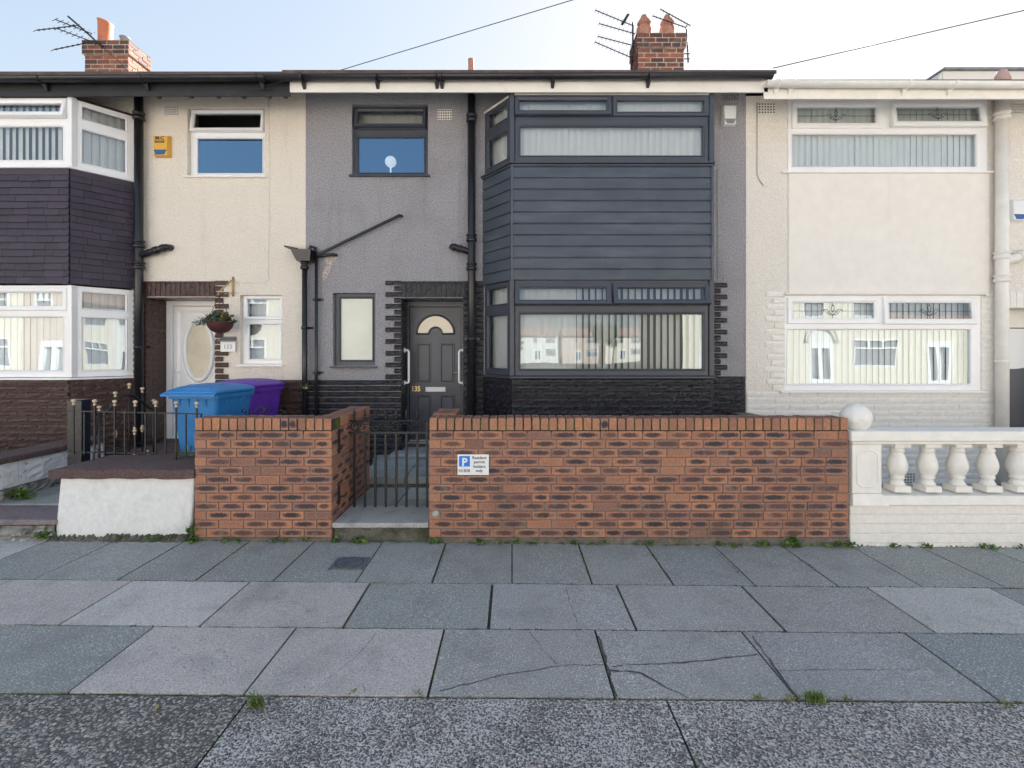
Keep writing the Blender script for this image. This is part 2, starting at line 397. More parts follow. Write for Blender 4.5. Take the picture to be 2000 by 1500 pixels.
    def build(s, name, mats, parent=None, bevel=0, origin=None, seg=1):
        if isinstance(mats, str): mats = [mats]
        root = parent
        while root is not None and root.parent is not None: root = root.parent
        off = Vector(origin) if origin is not None else (Vector(root['_o']) if root is not None and '_o' in root else Vector((0, 0, 0)))
        me = bpy.data.meshes.new(name)
        me.from_pydata([tuple(v - off) for v in s.v], [], s.f)
        for m in mats: me.materials.append(MATS[m])
        me.polygons.foreach_set('material_index', s.mi)
        me.polygons.foreach_set('use_smooth', s.sm)
        uvl = me.uv_layers.new(name='UVMap'); flat = []
        for u in s.uv:
            for a in u: flat.extend(a)
        uvl.data.foreach_set('uv', flat)
        ca = me.color_attributes.new('Col', 'FLOAT_COLOR', 'CORNER'); flat = []
        for f, c in zip(s.f, s.col): flat.extend((c[0], c[1], c[2], 1.0) * len(f))
        ca.data.foreach_set('color', flat)
        me.update()
        o = bpy.data.objects.new(name, me); sc.collection.objects.link(o)
        if parent is not None: o.parent = parent
        if origin is not None and parent is None: o.location = off
        if bevel:
            b = o.modifiers.new('bevel', 'BEVEL'); b.width = bevel; b.segments = seg; b.limit_method = 'ANGLE'; b.angle_limit = R(40)
            b.harden_normals = False
        return o

def thing(name, label, cat, loc=(0, 0, 0), group=None):
    o = bpy.data.objects.new(name, None); sc.collection.objects.link(o)
    o.location = loc; o['label'] = label; o['category'] = cat; o['_o'] = list(loc)
    o.empty_display_size = .2
    if group: o['group'] = group
    return o
def tag(o, label, cat, group=None):
    o['label'] = label; o['category'] = cat
    if group: o['group'] = group
    return o
def structure(o, kind='structure'):
    o['kind'] = kind; return o

def frame_T(O, U):          # local (u, d outward, z) -> world; box y axis = -d
    O = Vector(O); U = Vector((U[0], U[1], 0)).normalized(); N = Vector((U.y, -U.x, 0))
    return lambda p: O + U * p.x - N * p.y + Vector((0, 0, p.z))

# ------------------------------------------------------------------ rock-faced blocks
def rock_block(mb, u0, u1, z0, z1, proj=.03, mi=0, g=.003, jut=.24):
    u0 += g; u1 -= g; z0 += g * 4; z1 -= g
    if u1 - u0 < .012 or z1 - z0 < .012: return
    nu = max(2, min(7, int((u1 - u0) / .038))); nz = 3 if z1 - z0 > .05 else 2
    if z1 - z0 > .15: nz = 6
    ids = []
    for j in range(nz + 1):
        for i in range(nu + 1):
            edge = i in (0, nu) or j in (0, nz)
            d = proj * ((.22 if j == nz else .72) + random.uniform(-.10, .10)) if edge else proj * random.uniform(1 - jut, 1 + jut * .5)
            ids.append(mb.verts([(u0 + (u1 - u0) * i / nu + (0 if edge else random.uniform(-.006, .006)), -d,
                                  z0 + (z1 - z0) * j / nz + (0 if edge else random.uniform(-.004, .004)))])[0])
    w = nu + 1
    for j in range(nz):
        for i in range(nu):
            mb.idx((ids[j * w + i], ids[j * w + i + 1], ids[(j + 1) * w + i + 1], ids[(j + 1) * w + i]), mi)
    # sides back to the wall
    per = [ids[i] for i in range(w)] + [ids[j * w + nu] for j in range(1, nz + 1)] + [ids[nz * w + i] for i in range(nu - 1, -1, -1)] + [ids[j * w] for j in range(nz - 1, 0, -1)]
    back = mb.verts([(u, 0, z) for u, z in
                     [(u0 + (u1 - u0) * i / nu, z0) for i in range(w)] + [(u1, z0 + (z1 - z0) * j / nz) for j in range(1, nz + 1)] +
                     [(u0 + (u1 - u0) * i / nu, z1) for i in range(nu - 1, -1, -1)] + [(u0, z0 + (z1 - z0) * j / nz) for j in range(nz - 1, 0, -1)]])
    n = len(per)
    for k in range(n):
        mb.idx((per[(k + 1) % n], per[k], back[k], back[(k + 1) % n]), mi)

def rock_wall(mb, A, B, z0, z1, course=.083, length=.262, holes=(), proj=.03, mi=0, zref=None, off=0.0, jut=.24):
    """running bond of rock-faced blocks along A->B (outward to the right of A->B)"""
    A = Vector((A[0], A[1], 0)); B = Vector((B[0], B[1], 0)); Lw = (B - A).length
    old = mb.T; mb.T = frame_T(A, B - A)
    mb.face([(0, -.002, z0), (Lw, -.002, z0), (Lw, -.002, z1), (0, -.002, z1)], mi) if not holes else None
    zr = z0 if zref is None else zref
    k = math.floor((z0 - zr) / course)
    while zr + k * course < z1 - .01:
        a, b = max(z0, zr + k * course), min(z1, zr + (k + 1) * course)
        u = -length + off + (length / 2 if k % 2 else 0)
        while u < Lw:
            segs = [(max(0, u), min(Lw, u + length))]
            for h in holes:
                ns = []
                for (p, q) in segs:
                    if h[2] < (a + b) / 2 < h[3] and h[0] < q and h[1] > p:
                        if h[0] > p: ns.append((p, h[0]))
                        if h[1] < q: ns.append((h[1], q))
                    else: ns.append((p, q))
                segs = ns
            for p, q in segs: rock_block(mb, p, q, a, b, proj, mi, jut=jut)
            u += length
        k += 1
    mb.T = old

# ------------------------------------------------------------------ windows
def ring_bars(mb, u0, u1, z0, z1, w, y0, y1, mi=0):
    """mitred rectangular ring, outer rect u0..z1, bar width w, from y0 (front) to y1 (back)"""
    for (a, b, c, d) in (((u0, z0), (u1, z0), (u1 - w, z0 + w), (u0 + w, z0 + w)),
                         ((u1, z0), (u1, z1), (u1 - w, z1 - w), (u1 - w, z0 + w)),
                         ((u1, z1), (u0, z1), (u0 + w, z1 - w), (u1 - w, z1 - w)),
                         ((u0, z1), (u0, z0), (u0 + w, z0 + w), (u0 + w, z1 - w))):
        i = mb.verts([(p[0], y0 + (.008 if k < 2 else .014), p[1]) for k, p in enumerate((a, b, c, d))])
        j = mb.verts([(p[0], y1, p[1]) for p in (a, b, c, d)])
        # small flat + sloped inner bead
        t = .62
        m0 = mb.verts([(a[0] + (d[0] - a[0]) * .12, y0, a[1] + (d[1] - a[1]) * .12), (b[0] + (c[0] - b[0]) * .12, y0, b[1] + (c[1] - b[1]) * .12)])
        m1 = mb.verts([(a[0] + (d[0] - a[0]) * t, y0, a[1] + (d[1] - a[1]) * t), (b[0] + (c[0] - b[0]) * t, y0, b[1] + (c[1] - b[1]) * t)])
        mb.idx((i[0], i[1], m0[1], m0[0]), mi); mb.idx((m0[0], m0[1], m1[1], m1[0]), mi); mb.idx((m1[0], m1[1], i[2], i[3]), mi)
        mb.idx((i[1], i[0], j[0], j[1]), mi); mb.idx((i[3], i[2], j[2], j[3]), mi); mb.idx((j[1], j[0], j[3], j[2]), mi)

def window(house, O, U, W, z0, z1, cells, fm, blind=None, sill=None, sw=.055, emblem=False, gm='glass', posts=None, back=None):
    """O: 2D left end of the outer face, U: direction, W: width; cells: (u0,u1,z0,z1,kind,tilt)"""
    T = frame_T((O[0], O[1], 0), U)
    mb = MB(); mb.T = T
    mb.holes(0, W, z0, z1, [c[:4] for c in cells], .012, .085)
    for c in cells:
        if c[4] == 'fixed': ring_bars(mb, c[0], c[1], c[2], c[3], .022, .006, .05)
    if posts: posts(mb)
    fr = mb.build('window', fm, house, bevel=.004)
    pn = MB(); pn.T = T; has = False
    for c in cells:
        if c[4] == 'fixed':
            has = True
            pn.face([(c[0] + .01, .036, c[2] + .01), (c[1] - .01, .036, c[2] + .01), (c[1] - .01, .036, c[3] - .01), (c[0] + .01, .036, c[3] - .01)])
    if has: pn.build('pane', gm, fr)
    for c in cells:
        if c[4] != 'sash': continue
        u0, u1, a, b, tilt = c[0] - .012, c[1] + .012, c[2] - .012, c[3] + .012, c[5]
        Mh = Matrix.Translation((0, 0, b)) @ Matrix.Rotation(-R(tilt), 4, 'X') @ Matrix.Translation((0, 0, -b))
        sb = MB(); sb.T = (lambda p, Mh=Mh: T(Mh @ p))
        ring_bars(sb, u0, u1, a, b, sw, -.016, .045)
        sb.face([(u0 + sw - .01, .02, a + sw - .01), (u1 - sw + .01, .02, a + sw - .01), (u1 - sw + .01, .02, b - sw + .01), (u0 + sw - .01, .02, b - sw + .01)], 1)
        if emblem:
            cx, cz, s_ = (u0 + u1) / 2, (a + b) / 2, (b - a - 2 * sw)
            def ln(pts, r=.0028): sb.tube([(cx + p[0] * s_, .012, cz + p[1] * s_) for p in pts], r, 5, 2)
            ln([(-(u1 - u0) / 2 / s_ + sw / s_, -.02), (-.62, -.02)]); ln([(.62, -.02), ((u1 - u0) / 2 / s_ - sw / s_, -.02)])
            for sg in (-1, 1):
                ln([(sg * .62, 0), (sg * .5, .10), (sg * .36, .08), (sg * .25, -.08), (0, -.26)], .0032)
                ln([(sg * .62, 0), (sg * .46, -.02), (sg * .30, -.2), (0, -.30)], .0032)
                ln([(0, .40), (sg * .10, .2), (sg * .05, .0), (0, -.10)], .0032)
                ln([(0, -.10), (sg * .14, .02), (sg * .24, -.05)], .0028)
            ln([(0, -.28), (0, -.5)]); ln([(0, .40), (0, .5)])
        sb.build('opening_light', [fm, 'glass', 'ink'], fr)
        if tilt > 1:       # pale seal seen in the gap below the open light
            g = MB(); g.T = T
            g.box(c[0] + .01, c[1] - .01, .006, .03, c[2] + .002, c[2] + .012)
            g.build('window_seal', 'blind', fr)
    if blind:
        bm = MB(); bm.T = T
        ang, pitch, sw_, d = blind.get('a', 12), blind.get('p', .09), blind.get('w', .092), blind.get('d', .20)
        u = .03 + pitch / 2
        while u < W - .02:
            fr_ = u / W
            aa = R(ang(fr_) if callable(ang) else ang) + R(random.uniform(-3, 3))
            du, dd = math.cos(aa) * sw_ / 2, math.sin(aa) * sw_ / 2
            mid = (0, -.008 * math.cos(aa))
            zz0, zz1 = z0 + .03 + random.uniform(0, .006), z1 - .02
            bm.face([(u - du, d - dd, zz0), (u, d - .006, zz0), (u, d - .006, zz1), (u - du, d - dd, zz1)])
            bm.face([(u, d - .006, zz0), (u + du, d + dd, zz0), (u + du, d + dd, zz1), (u, d - .006, zz1)])
            u += pitch
        bm.build('blind', 'blind', fr)
    if sill:
        s = MB(); s.T = T
        ov, th, pr = sill
        s.hexa([(-ov, -pr, z0 - th), (W + ov, -pr, z0 - th), (W + ov, .06, z0 - th), (-ov, .06, z0 - th),
                (-ov, -pr, z0 - .012), (W + ov, -pr, z0 - .012), (W + ov, .06, z0 - .002), (-ov, .06, z0 - .002)])
        s.build('sill', fm, fr, bevel=.004)
    return fr

def grid_cells(W, z0, z1, f, zt, cols, tilts, big=True, top=True, sash=True):
    """one large pane below, a row of top lights above; zt=(lower pane top, upper light bottom)"""
    cells = [(f, W - f, z0 + f, zt[0], 'fixed', 0)]
    for (a, b), t in zip(cols, tilts):
        cells.append((a, b, zt[1], z1 - f * .6, 'sash' if sash else 'fixed', t))
    return cells

# ================================================================== SETTING: ground
def gz(x): return -.009 * x
pv = MB()
def quad_ground(mb, x0, x1, y0, y1, dz, mi=0, col=(1, 1, 1), jit=0):
    j = lambda: random.uniform(-jit, jit)
    mb.face([(x0, y0, gz(x0) + dz + j()), (x1, y0, gz(x1) + dz + j()), (x1, y1, gz(x1) + dz + j()), (x0, y1, gz(x0) + dz + j())], mi, col)
quad_ground(pv, -16, 17, 1.0, 4.7, -.011, 1)
DK, MD, LT, PK, BL = (.295, .305, .285), (.345, .337, .322), (.52, .49, .465), (.50, .45, .425), (.26, .28, .285)
def slab_row(joints, cols, y0, y1, g=.0075):
    for i in range(len(joints) - 1):
        a, b = joints[i], joints[i + 1]
        c = cols[i % len(cols)] if not isinstance(cols, dict) else cols.get(i, MD)
        k = random.uniform(.93, 1.07); c = tuple(x * k for x in c)
        gg = lambda: g * random.uniform(.6, 1.4)
        xa, xb, ya, yb = a + gg(), b - gg(), y0 + gg(), y1 - gg()
        j = lambda: random.uniform(-.0022, .0022)
        # top divided with slightly ragged edges, and a rounded lip
        n = 22
        lo = [(xa + (xb - xa) * t / n, ya + random.uniform(-.0035, .0035)) for t in range(n + 1)]
        hi = [(xa + (xb - xa) * t / n, yb + random.uniform(-.0035, .0035)) for t in range(n + 1)]
        z00, z10, z01, z11 = j(), j(), j(), j()
        def Zs(x, y):
            s, t = (x - xa) / (xb - xa), (y - ya) / (yb - ya)
            return gz(x) + z00 * (1 - s) * (1 - t) + z10 * s * (1 - t) + z01 * (1 - s) * t + z11 * s * t
        ids0 = pv.verts([(x, y, Zs(x, y)) for x, y in lo]); ids1 = pv.verts([(x, y, Zs(x, y)) for x, y in hi])
        for t in range(n): pv.idx((ids0[t], ids0[t + 1], ids1[t + 1], ids1[t]), 0, c)
        dn = pv.verts([(x, y, Zs(x, y) - .02) for x, y in lo]); up = pv.verts([(x, y, Zs(x, y) - .02) for x, y in hi])
        for t in range(n):
            pv.idx((dn[t], dn[t + 1], ids0[t + 1], ids0[t]), 0, c); pv.idx((ids1[t], ids1[t + 1], up[t + 1], up[t]), 0, c)
        pv.idx((dn[0], ids0[0], ids1[0], up[0]), 0, c); pv.idx((ids0[-1], dn[-1], up[-1], ids1[-1]), 0, c)
r1 = [-4.78, -4.17, -3.57, -2.95, -2.37, -1.79, -1.17, -.60, 0, .60, 1.21, 1.82, 2.44, 3.07, 3.69, 4.3, 4.9, 5.5, 6.1]
for k in range(16): r1.insert(0, r1[0] - .61); r1.append(r1[-1] + .61)
i0 = r1.index(-4.78)
slab_row(r1, {**{i: DK for i in range(len(r1))}, i0: LT, i0 - 1: LT, i0 + 10: (.30, .315, .305)}, 3.669, 4.47)
r2 = [-4.64, -3.73, -2.83, -1.95, -1.056, -.147, .779, 1.71, 2.642, 3.56, 4.48]
for k in range(10): r2.insert(0, r2[0] - .915); r2.append(r2[-1] + .915)
i0 = r2.index(-4.64)
slab_row(r2, {**{i: MD for i in range(len(r2))}, i0: PK, i0 + 1: PK, i0 + 2: LT, i0 + 3: PK, i0 + 4: DK, i0 + 5: (.36, .355, .35), i0 + 6: MD, i0 + 7: MD, i0 + 8: (.46, .45, .43), i0 + 9: BL}, 3.063, 3.669)
r3 = [-4.04, -3.13, -2.227, -1.341, -.42, .517, 1.43, 2.444, 3.36, 4.28]
for k in range(10): r3.insert(0, r3[0] - .915); r3.append(r3[-1] + .915)
i0 = r3.index(-4.04)
slab_row(r3, {**{i: MD for i in range(len(r3))}, i0 + 1: (.30, .31, .295), i0 + 2: PK, i0 + 3: PK, i0 + 4: (.335, .325, .31), i0 + 5: (.335, .328, .318), i0 + 6: (.32, .32, .318), i0 + 7: BL}, 2.457, 3.063)
# exposed-aggregate concrete along the kerb
for (a, b, mi) in ((-16, -4.2, 3), (-4.19, -1.31, 3), (-1.30, .765, 2), (.775, 3.4, 2), (3.41, 17, 2)):
    n = 24
    for t in range(n):
        x0, x1 = a + (b - a) * t / n, a + (b - a) * (t + 1) / n
        quad_ground(pv, x0, x1, 1.15, 2.449, -.003, mi)
# cracks and dirt lines in the slabs
def crack(pts, w=.006, z=.003):
    P = []
    for (p, q) in zip(pts, pts[1:]):
        n = max(2, int(math.dist(p, q) / .05))
        for t in range(n): P.append((p[0] + (q[0] - p[0]) * t / n + random.uniform(-.006, .006), p[1] + (q[1] - p[1]) * t / n + random.uniform(-.006, .006)))
    P.append(pts[-1])
    for (p, q) in zip(P, P[1:]):
        d = Vector((q[0] - p[0], q[1] - p[1])).normalized(); n_ = Vector((-d.y, d.x)) * w * random.uniform(.15, .6)
        pv.face([(p[0] - n_.x, p[1] - n_.y, gz(p[0]) + z), (q[0] - n_.x, q[1] - n_.y, gz(q[0]) + z), (q[0] + n_.x, q[1] + n_.y, gz(q[0]) + z), (p[0] + n_.x, p[1] + n_.y, gz(p[0]) + z)], 4)
def gp(px, py):
    Y = F * HC / (py - 690); return (PX(px, Y), Y)
crack([gp(735, 1240), gp(690, 1290), gp(640, 1330)], .003)
crack([gp(858, 1352), gp(960, 1325), gp(1090, 1300), gp(1180, 1298)], .006)
crack([gp(1035, 1235), gp(1062, 1270), gp(1088, 1298)], .004)
crack([gp(1190, 1308), gp(1250, 1312), gp(1300, 1340), gp(1345, 1362)], .013)
crack([gp(1195, 1300), gp(1330, 1292), gp(1480, 1275)], .010)
crack([gp(1520, 1305), gp(1640, 1303), gp(1800, 1300)], .004)
crack([gp(1105, 1150), gp(1118, 1190), gp(1130, 1225)], .004)
crack([gp(708, 1340), gp(712, 1358)], .003)
for p in ((1168, 1240, 1205, 1360), ):
    crack([gp(p[0], p[1]), gp(p[2], p[3])], .018)
crack([gp(1470, 1240), gp(1560, 1362)], .012)
structure(pv.build('pavement', ['slab', 'joint', 'aggregate', 'gravel', 'crack']))
kb = MB(); kb.box(-40, 45, 1.0, 1.148, -.6, 0)
for v in kb.v: v.z += -.009 * max(-16, min(17, v.x)) if v.z > -.5 else 0
structure(kb.build('kerb', 'concrete', bevel=.012))
gd = MB()
gd.face([(-160, -220, -.32), (170, -220, -.32), (170, 220, -.32), (-160, 220, -.32)], 0)
structure(gd.build('ground', 'earth'))
rd = MB(); rd.face([(-60, -6.0, -.13), (60, -6.0, -.13), (60, 1.02, -.13), (-60, 1.02, -.13)])
rd.face([(.6, -60, -.134), (7.6, -60, -.134), (7.6, -6.0, -.134), (.6, -60, -.134)][:3] + [(.6, -6.0, -.134)])
structure(rd.build('road', 'asphalt'))
op = MB(); op.box(-60, .2, -8.4, -6.0, -.2, 0, 0); op.box(8.0, 60, -8.4, -6.0, -.2, 0, 0); op.box(-60, .2, -12, -8.4, -.2, .05, 0); op.box(8.0, 60, -12, -8.4, -.2, .05, 0)
structure(op.build('opposite_pavement', 'concrete'))

# front gardens (concrete yards behind the walls)
yd = MB()
yd.box(-2.86, -1.64, 4.6, YH, -.2, .10, 0); yd.box(-.72, 3.2, 4.6, YH, -.2, .06, 0)
yd.box(-9.2, -5.22, 4.6, YH, -.2, .42, 1); yd.box(-4.15, -2.95, 4.95, YH, -.2, .30, 0); yd.box(3.4, 16, 4.7, YH, -.3, -.12, 0)
structure(yd.build('garden_ground', ['concrete', 'earth']))

# ================================================================== houses
def shell(house, x0, x1, zf, cells_dark=True):
    mb = MB()
    t = .02
    mb.box(x0 + .01, x0 + .12, YH + .26, 13.6, zf, 5.3, 0); mb.box(x1 - .12, x1 - .01, YH + .26, 13.6, zf, 5.3, 0)
    mb.box(x0 + .12, x1 - .12, 10.9, 11.0, zf, 5.3, 0)
    mb.box(x0 + .01, x1 - .01, 13.6, 13.8, -.3, 5.3, 0)
    mb.box(x0 + .01, x1 - .01, YH + .26, 13.6, zf - .12, zf, 1)
    mb.box(x0 + .12, x1 - .12, YH + .26, 10.9, 2.74, 2.92, 0)
    mb.box(x0 + .01, x1 - .01, YH + .26, 13.6, 5.32, 5.36, 0)
    return mb.build('inner_wall', ['room', 'room_dark'], house)

def roof(house, x0, x1, z0, y0=6.24):
    mb = MB(); pit = math.tan(R(26)); yr, zr = 10.4, z0 + (10.4 - y0) * pit
    n = int((yr - y0) / .2)
    for k in range(n):
        ya, yb = y0 + (yr - y0) * k / n, y0 + (yr - y0) * (k + 1) / n
        za, zb = z0 + (ya - y0) * pit, z0 + (yb - y0) * pit
        mb.hexa([(x0, ya, za - .03), (x1, ya, za - .03), (x1, yb, zb - .05), (x0, yb, zb - .05), (x0, ya, za + .018), (x1, ya, za + .018), (x1, yb, zb), (x0, yb, zb)])
    yb = 2 * yr - y0
    mb.hexa([(x0, yr, zr - .06), (x1, yr, zr - .06), (x1, yb, z0 - .06), (x0, yb, z0 - .06), (x0, yr, zr), (x1, yr, zr), (x1, yb, z0), (x0, yb, z0)])
    mb.tube([(x0, yr, zr), (x1, yr, zr)], .09, 8)
    return mb.build('roof', 'roof_tile', house), (lambda y: z0 + (y - y0) * pit)

def added_eaves_lining(house, x0, x1, z0, fm, y0=YF + .03):  # added lining under the open eaves; its pale face lifts the dark there
    mb = MB(); k = math.tan(R(26)); z = z0 + (y0 - 6.24) * k - .07
    mb.hexa([(x0, y0, z), (x1, y0, z), (x1, YH - .003, z + (YH - y0) * k), (x0, YH - .003, z + (YH - y0) * k), (x0, y0, z + .012), (x1, y0, z + .012), (x1, YH - .003, z + .012 + (YH - y0) * k), (x0, YH - .003, z + .012 + (YH - y0) * k)])
    return mb.build('added_eaves_lining', fm, house)

def gutter(house, x0, x1, z, fm, y=6.285, r=.062, z1=None, clips=()):
    mb = MB(); z1 = z if z1 is None else z1; n = 10
    def ring(x, zz, rr): return [(x, y + rr * math.cos(math.pi + math.pi * k / n), zz + rr * math.sin(math.pi + math.pi * k / n)) for k in range(n + 1)]
    o0, o1, i0_, i1_ = [mb.verts(q) for q in (ring(x0, z, r), ring(x1, z1, r), ring(x0, z, r - .006), ring(x1, z1, r - .006))]
    for k in range(n):
        mb.idx((o0[k], o0[k + 1], o1[k + 1], o1[k]), 0, sm=True); mb.idx((i0_[k + 1], i0_[k], i1_[k], i1_[k + 1]), 0, sm=True)
    mb.idx((o0[0], o1[0], i1_[0], i0_[0])); mb.idx((o0[n], i0_[n], i1_[n], o1[n]))
    mb.idx(o0[::-1]); mb.idx(o1)
    for cx in clips:
        zz = z + (z1 - z) * (cx - x0) / (x1 - x0)
        mb.tube([(cx, y + (r + .006) * math.cos(math.pi + math.pi * k / 10), zz + (r + .006) * math.sin(math.pi + math.pi * k / 10)) for k in range(11)], .011, 6)
        mb.hexa([(cx - .018, YF - .004, zz - .13), (cx + .018, YF - .004, zz - .13), (cx + .018, YF + .004, zz - .13), (cx - .018, YF + .004, zz - .13),
                 (cx - .03, YF - .07, zz - .03), (cx + .03, YF - .07, zz - .03), (cx + .03, YF + .004, zz - .02), (cx - .03, YF + .004, zz - .02)])
    return mb.build('gutter', fm, house)

def airbrick(mb, x, z, w, h, y, mi=0, mid=1, nx=6, nz=4):
    hs = [(x + w * (i + .22) / nx, x + w * (i + .86) / nx, z + h * (j + .22) / nz, z + h * (j + .86) / nz) for i in range(nx) for j in range(nz)]
    mb.holes(x, x + w, z, z + h, hs, y - .012, y + .02, mi)
    mb.face([(x, y - .001, z), (x + w, y - .001, z), (x + w, y - .001, z + h), (x, y - .001, z + h)], mid)

# shared course grid for rock-faced stonework
ZP = 1.343

# ------------------------------------------------------------------ our house (middle, grey)
HX0, HX1 = -2.92, 3.31
h = thing('terraced_house', 'grey pebbledash terraced house with black stone plinth and dark clad bay', 'house', ((HX0 + HX1) / 2, YH, 0), 'terraced houses in the row')
BA, BB, BC, BD = (-.40, YH), (0.0, YB), (2.616, YB), (2.77, YH)
DX0, DX1, DZ1 = PX(784, YH), PX(905, YH), PZ(582, YH)
w1 = (PX(687, YH), PX(836, YH), PZ(341, YH), PZ(204, YH))
w2 = (PX(650, YH), PX(733, YH), PZ(714, YH), PZ(572, YH))
mb = MB()
mb.holes(HX0, HX1, -.3, 5.42, [w1, w2, (DX0, DX1, .30, DZ1), (-.37, 2.74, .2, 5.06)], YH, YH + .25, 0)
mb.build('wall', 'grey_dash', h)
mb = MB()
airbrick(mb, PX(855, YH), PZ(234, YH), .20, .145, YH); mb.build('air_brick', ['cream_paint', 'ink'], h)
mb = MB(); airbrick(mb, PX(1412, YH), PZ(196, YH), .22, .10, YH); mb.build('air_brick', ['grey_dash', 'ink'], h)
# scuffed patch where bare render shows beside the hopper
# plinth and quoins
mb = MB()
rock_wall(mb, (HX0 + .02, YH), (DX0 - .0, YH), -.1, ZP, holes=[(PX(753, YH) - HX0 - .02, 9, ZP - .001, 9)], zref=ZP - 20 * .083)
mb.build('plinth', 'black_stone', h)
mb = MB(); mb.T = frame_T((0, YH, 0), (1, 0))
# left door quoin: column with teeth
z = ZP; k = 0
xq0, xq1 = PX(770, YH), DX0
while z < PZ(548, YH) - .02:
    a = PX(753, YH) if k % 2 == 0 else xq0
    zt = min(z + .083, PZ(548, YH))
    rock_block(mb, a if k % 2 == 0 else xq0, xq1, z, zt, .032)
    z += .083; k += 1
# soldier lintel
x = xq1; n = 13; wsold = (PX(912, YH) - xq1) / n
for i in range(n): rock_block(mb, xq1 + i * wsold, xq1 + (i + 1) * wsold, DZ1, PZ(549, YH), .034, g=.0035)
mb.T = None
# right of the door up to the bay
rock_wall(mb, (DX1, YH), (-.40, YH), -.1, PZ(549, YH), zref=ZP - 20 * .083, off=.06)
# door reveal (left side faces the path)
mb.box(DX0, DX1, YH - .028, YD - .03, DZ1 - .014, DZ1 - .002)
rock_wall(mb, (DX0, YH - .028), (DX0, YD), .2, DZ1, length=.4, proj=.012, zref=ZP - 20 * .083)
rock_wall(mb, (DX1, YD), (DX1, YH + .02), .2, DZ1, length=.4, proj=.012, zref=ZP - 20 * .083)
mb.build('door_surround', 'black_stone', h)
# bay plinth
mb = MB()
ZBS = PZ(738, YB)
rock_wall(mb, BA, BB, -.1, ZBS, zref=ZBS - 20 * .083); rock_wall(mb, BB, BC, -.1, ZBS, zref=ZBS - 20 * .083); rock_wall(mb, BC, BD, -.1, ZBS, zref=ZBS - 20 * .083)
# right of the bay
rock_wall(mb, (2.77, YH), (HX1 - .012, YH), -.1, ZP + .05, zref=ZP + .05 - 20 * .083, length=.31)
mb.T = frame_T((0, YH, 0), (1, 0)); z = ZP + .05; k = 1
while z < PZ(548, YH) - .03:
    rock_block(mb, 2.78, PX(1420, YH) if k % 2 == 0 else PX(1407, YH), z, z + .083, .03); z += .083; k += 1
mb.T = None
mb.build('bay_plinth', 'black_stone', h)
# bay cladding
ZC0, ZC1 = PZ(547, YB), PZ(322, YB)
mb = MB(); bd = (ZC1 - ZC0 - .02) / 10
for (A, B) in ((BA, BB), (BB, BC), (BC, BD)):
    Lw = math.dist(A, B); mb.T = frame_T((A[0], A[1], 0), (B[0] - A[0], B[1] - A[1]))
    for k in range(10):
        z0, z1 = ZC0 + k * bd, ZC0 + (k + 1) * bd
        prof = [(.0, z0), (-.022, z0), (-.024, z0 + .004), (-.018, z1 - .022), (-.012, z1 - .012), (-.004, z1 - .008), (-.004, z1)]
        seg = 8
        ids = [[mb.verts([(.006 + (Lw - .012) * s_ / seg, d + random.uniform(-.0008, .0008), zz)])[0] for d, zz in prof] for s_ in range(seg + 1)]
        for s_ in range(seg):
            for q in range(len(prof) - 1): mb.idx((ids[s_][q], ids[s_ + 1][q], ids[s_ + 1][q + 1], ids[s_][q + 1]), 0)
    mb.box(-.004, Lw + .004, -.03, 0, ZC1 - .02, ZC1 - .001, 0)
    mb.T = None
for (c, d) in ((BB, -1), (BC, 1)):
    mb.prism([(c[0] - .022, c[1] + .02), (c[0] - .016, c[1] - .034), (c[0] + .016, c[1] - .034), (c[0] + .022, c[1] + .02)], ZC0 - .004, ZC1 - .002, 0)
mb.face([(BA[0] - .002, YH - .002, ZC0), (BA[0] - .002, YH - .002, ZC1), (BA[0] - .002, YH + .02, ZC1), (BA[0] - .002, YH + .02, ZC0)])
mb.build('bay_cladding', 'grey_board', h, bevel=0)
mb = MB()
mb.prism([BA, BB, BC, BD], 5.105, 5.13, 0); mb.prism([(a[0], a[1] + .05) for a in (BA, BB, BC, BD)], ZC0 - .03, ZC0 - .005, 1); mb.prism([(a[0], a[1] + .05) for a in (BA, BB, BC, BD)], ZC1 + .0, ZC1 + .01, 1)
mb.face([(-.33, YH + .1, ZC0), (.03, YB + .1, ZC0), (.03, YB + .1, ZC1), (-.33, YH + .1, ZC1)], 1); mb.face([(.03, YB + .1, ZC0), (2.59, YB + .1, ZC0), (2.59, YB + .1, ZC1), (.03, YB + .1, ZC1)], 1)
mb.face([(2.59, YB + .1, ZC0), (2.70, YH + .1, ZC0), (2.70, YH + .1, ZC1), (2.59, YB + .1, ZC1)], 1)
mb.build('bay_floor', ['white_board', 'room'], h)

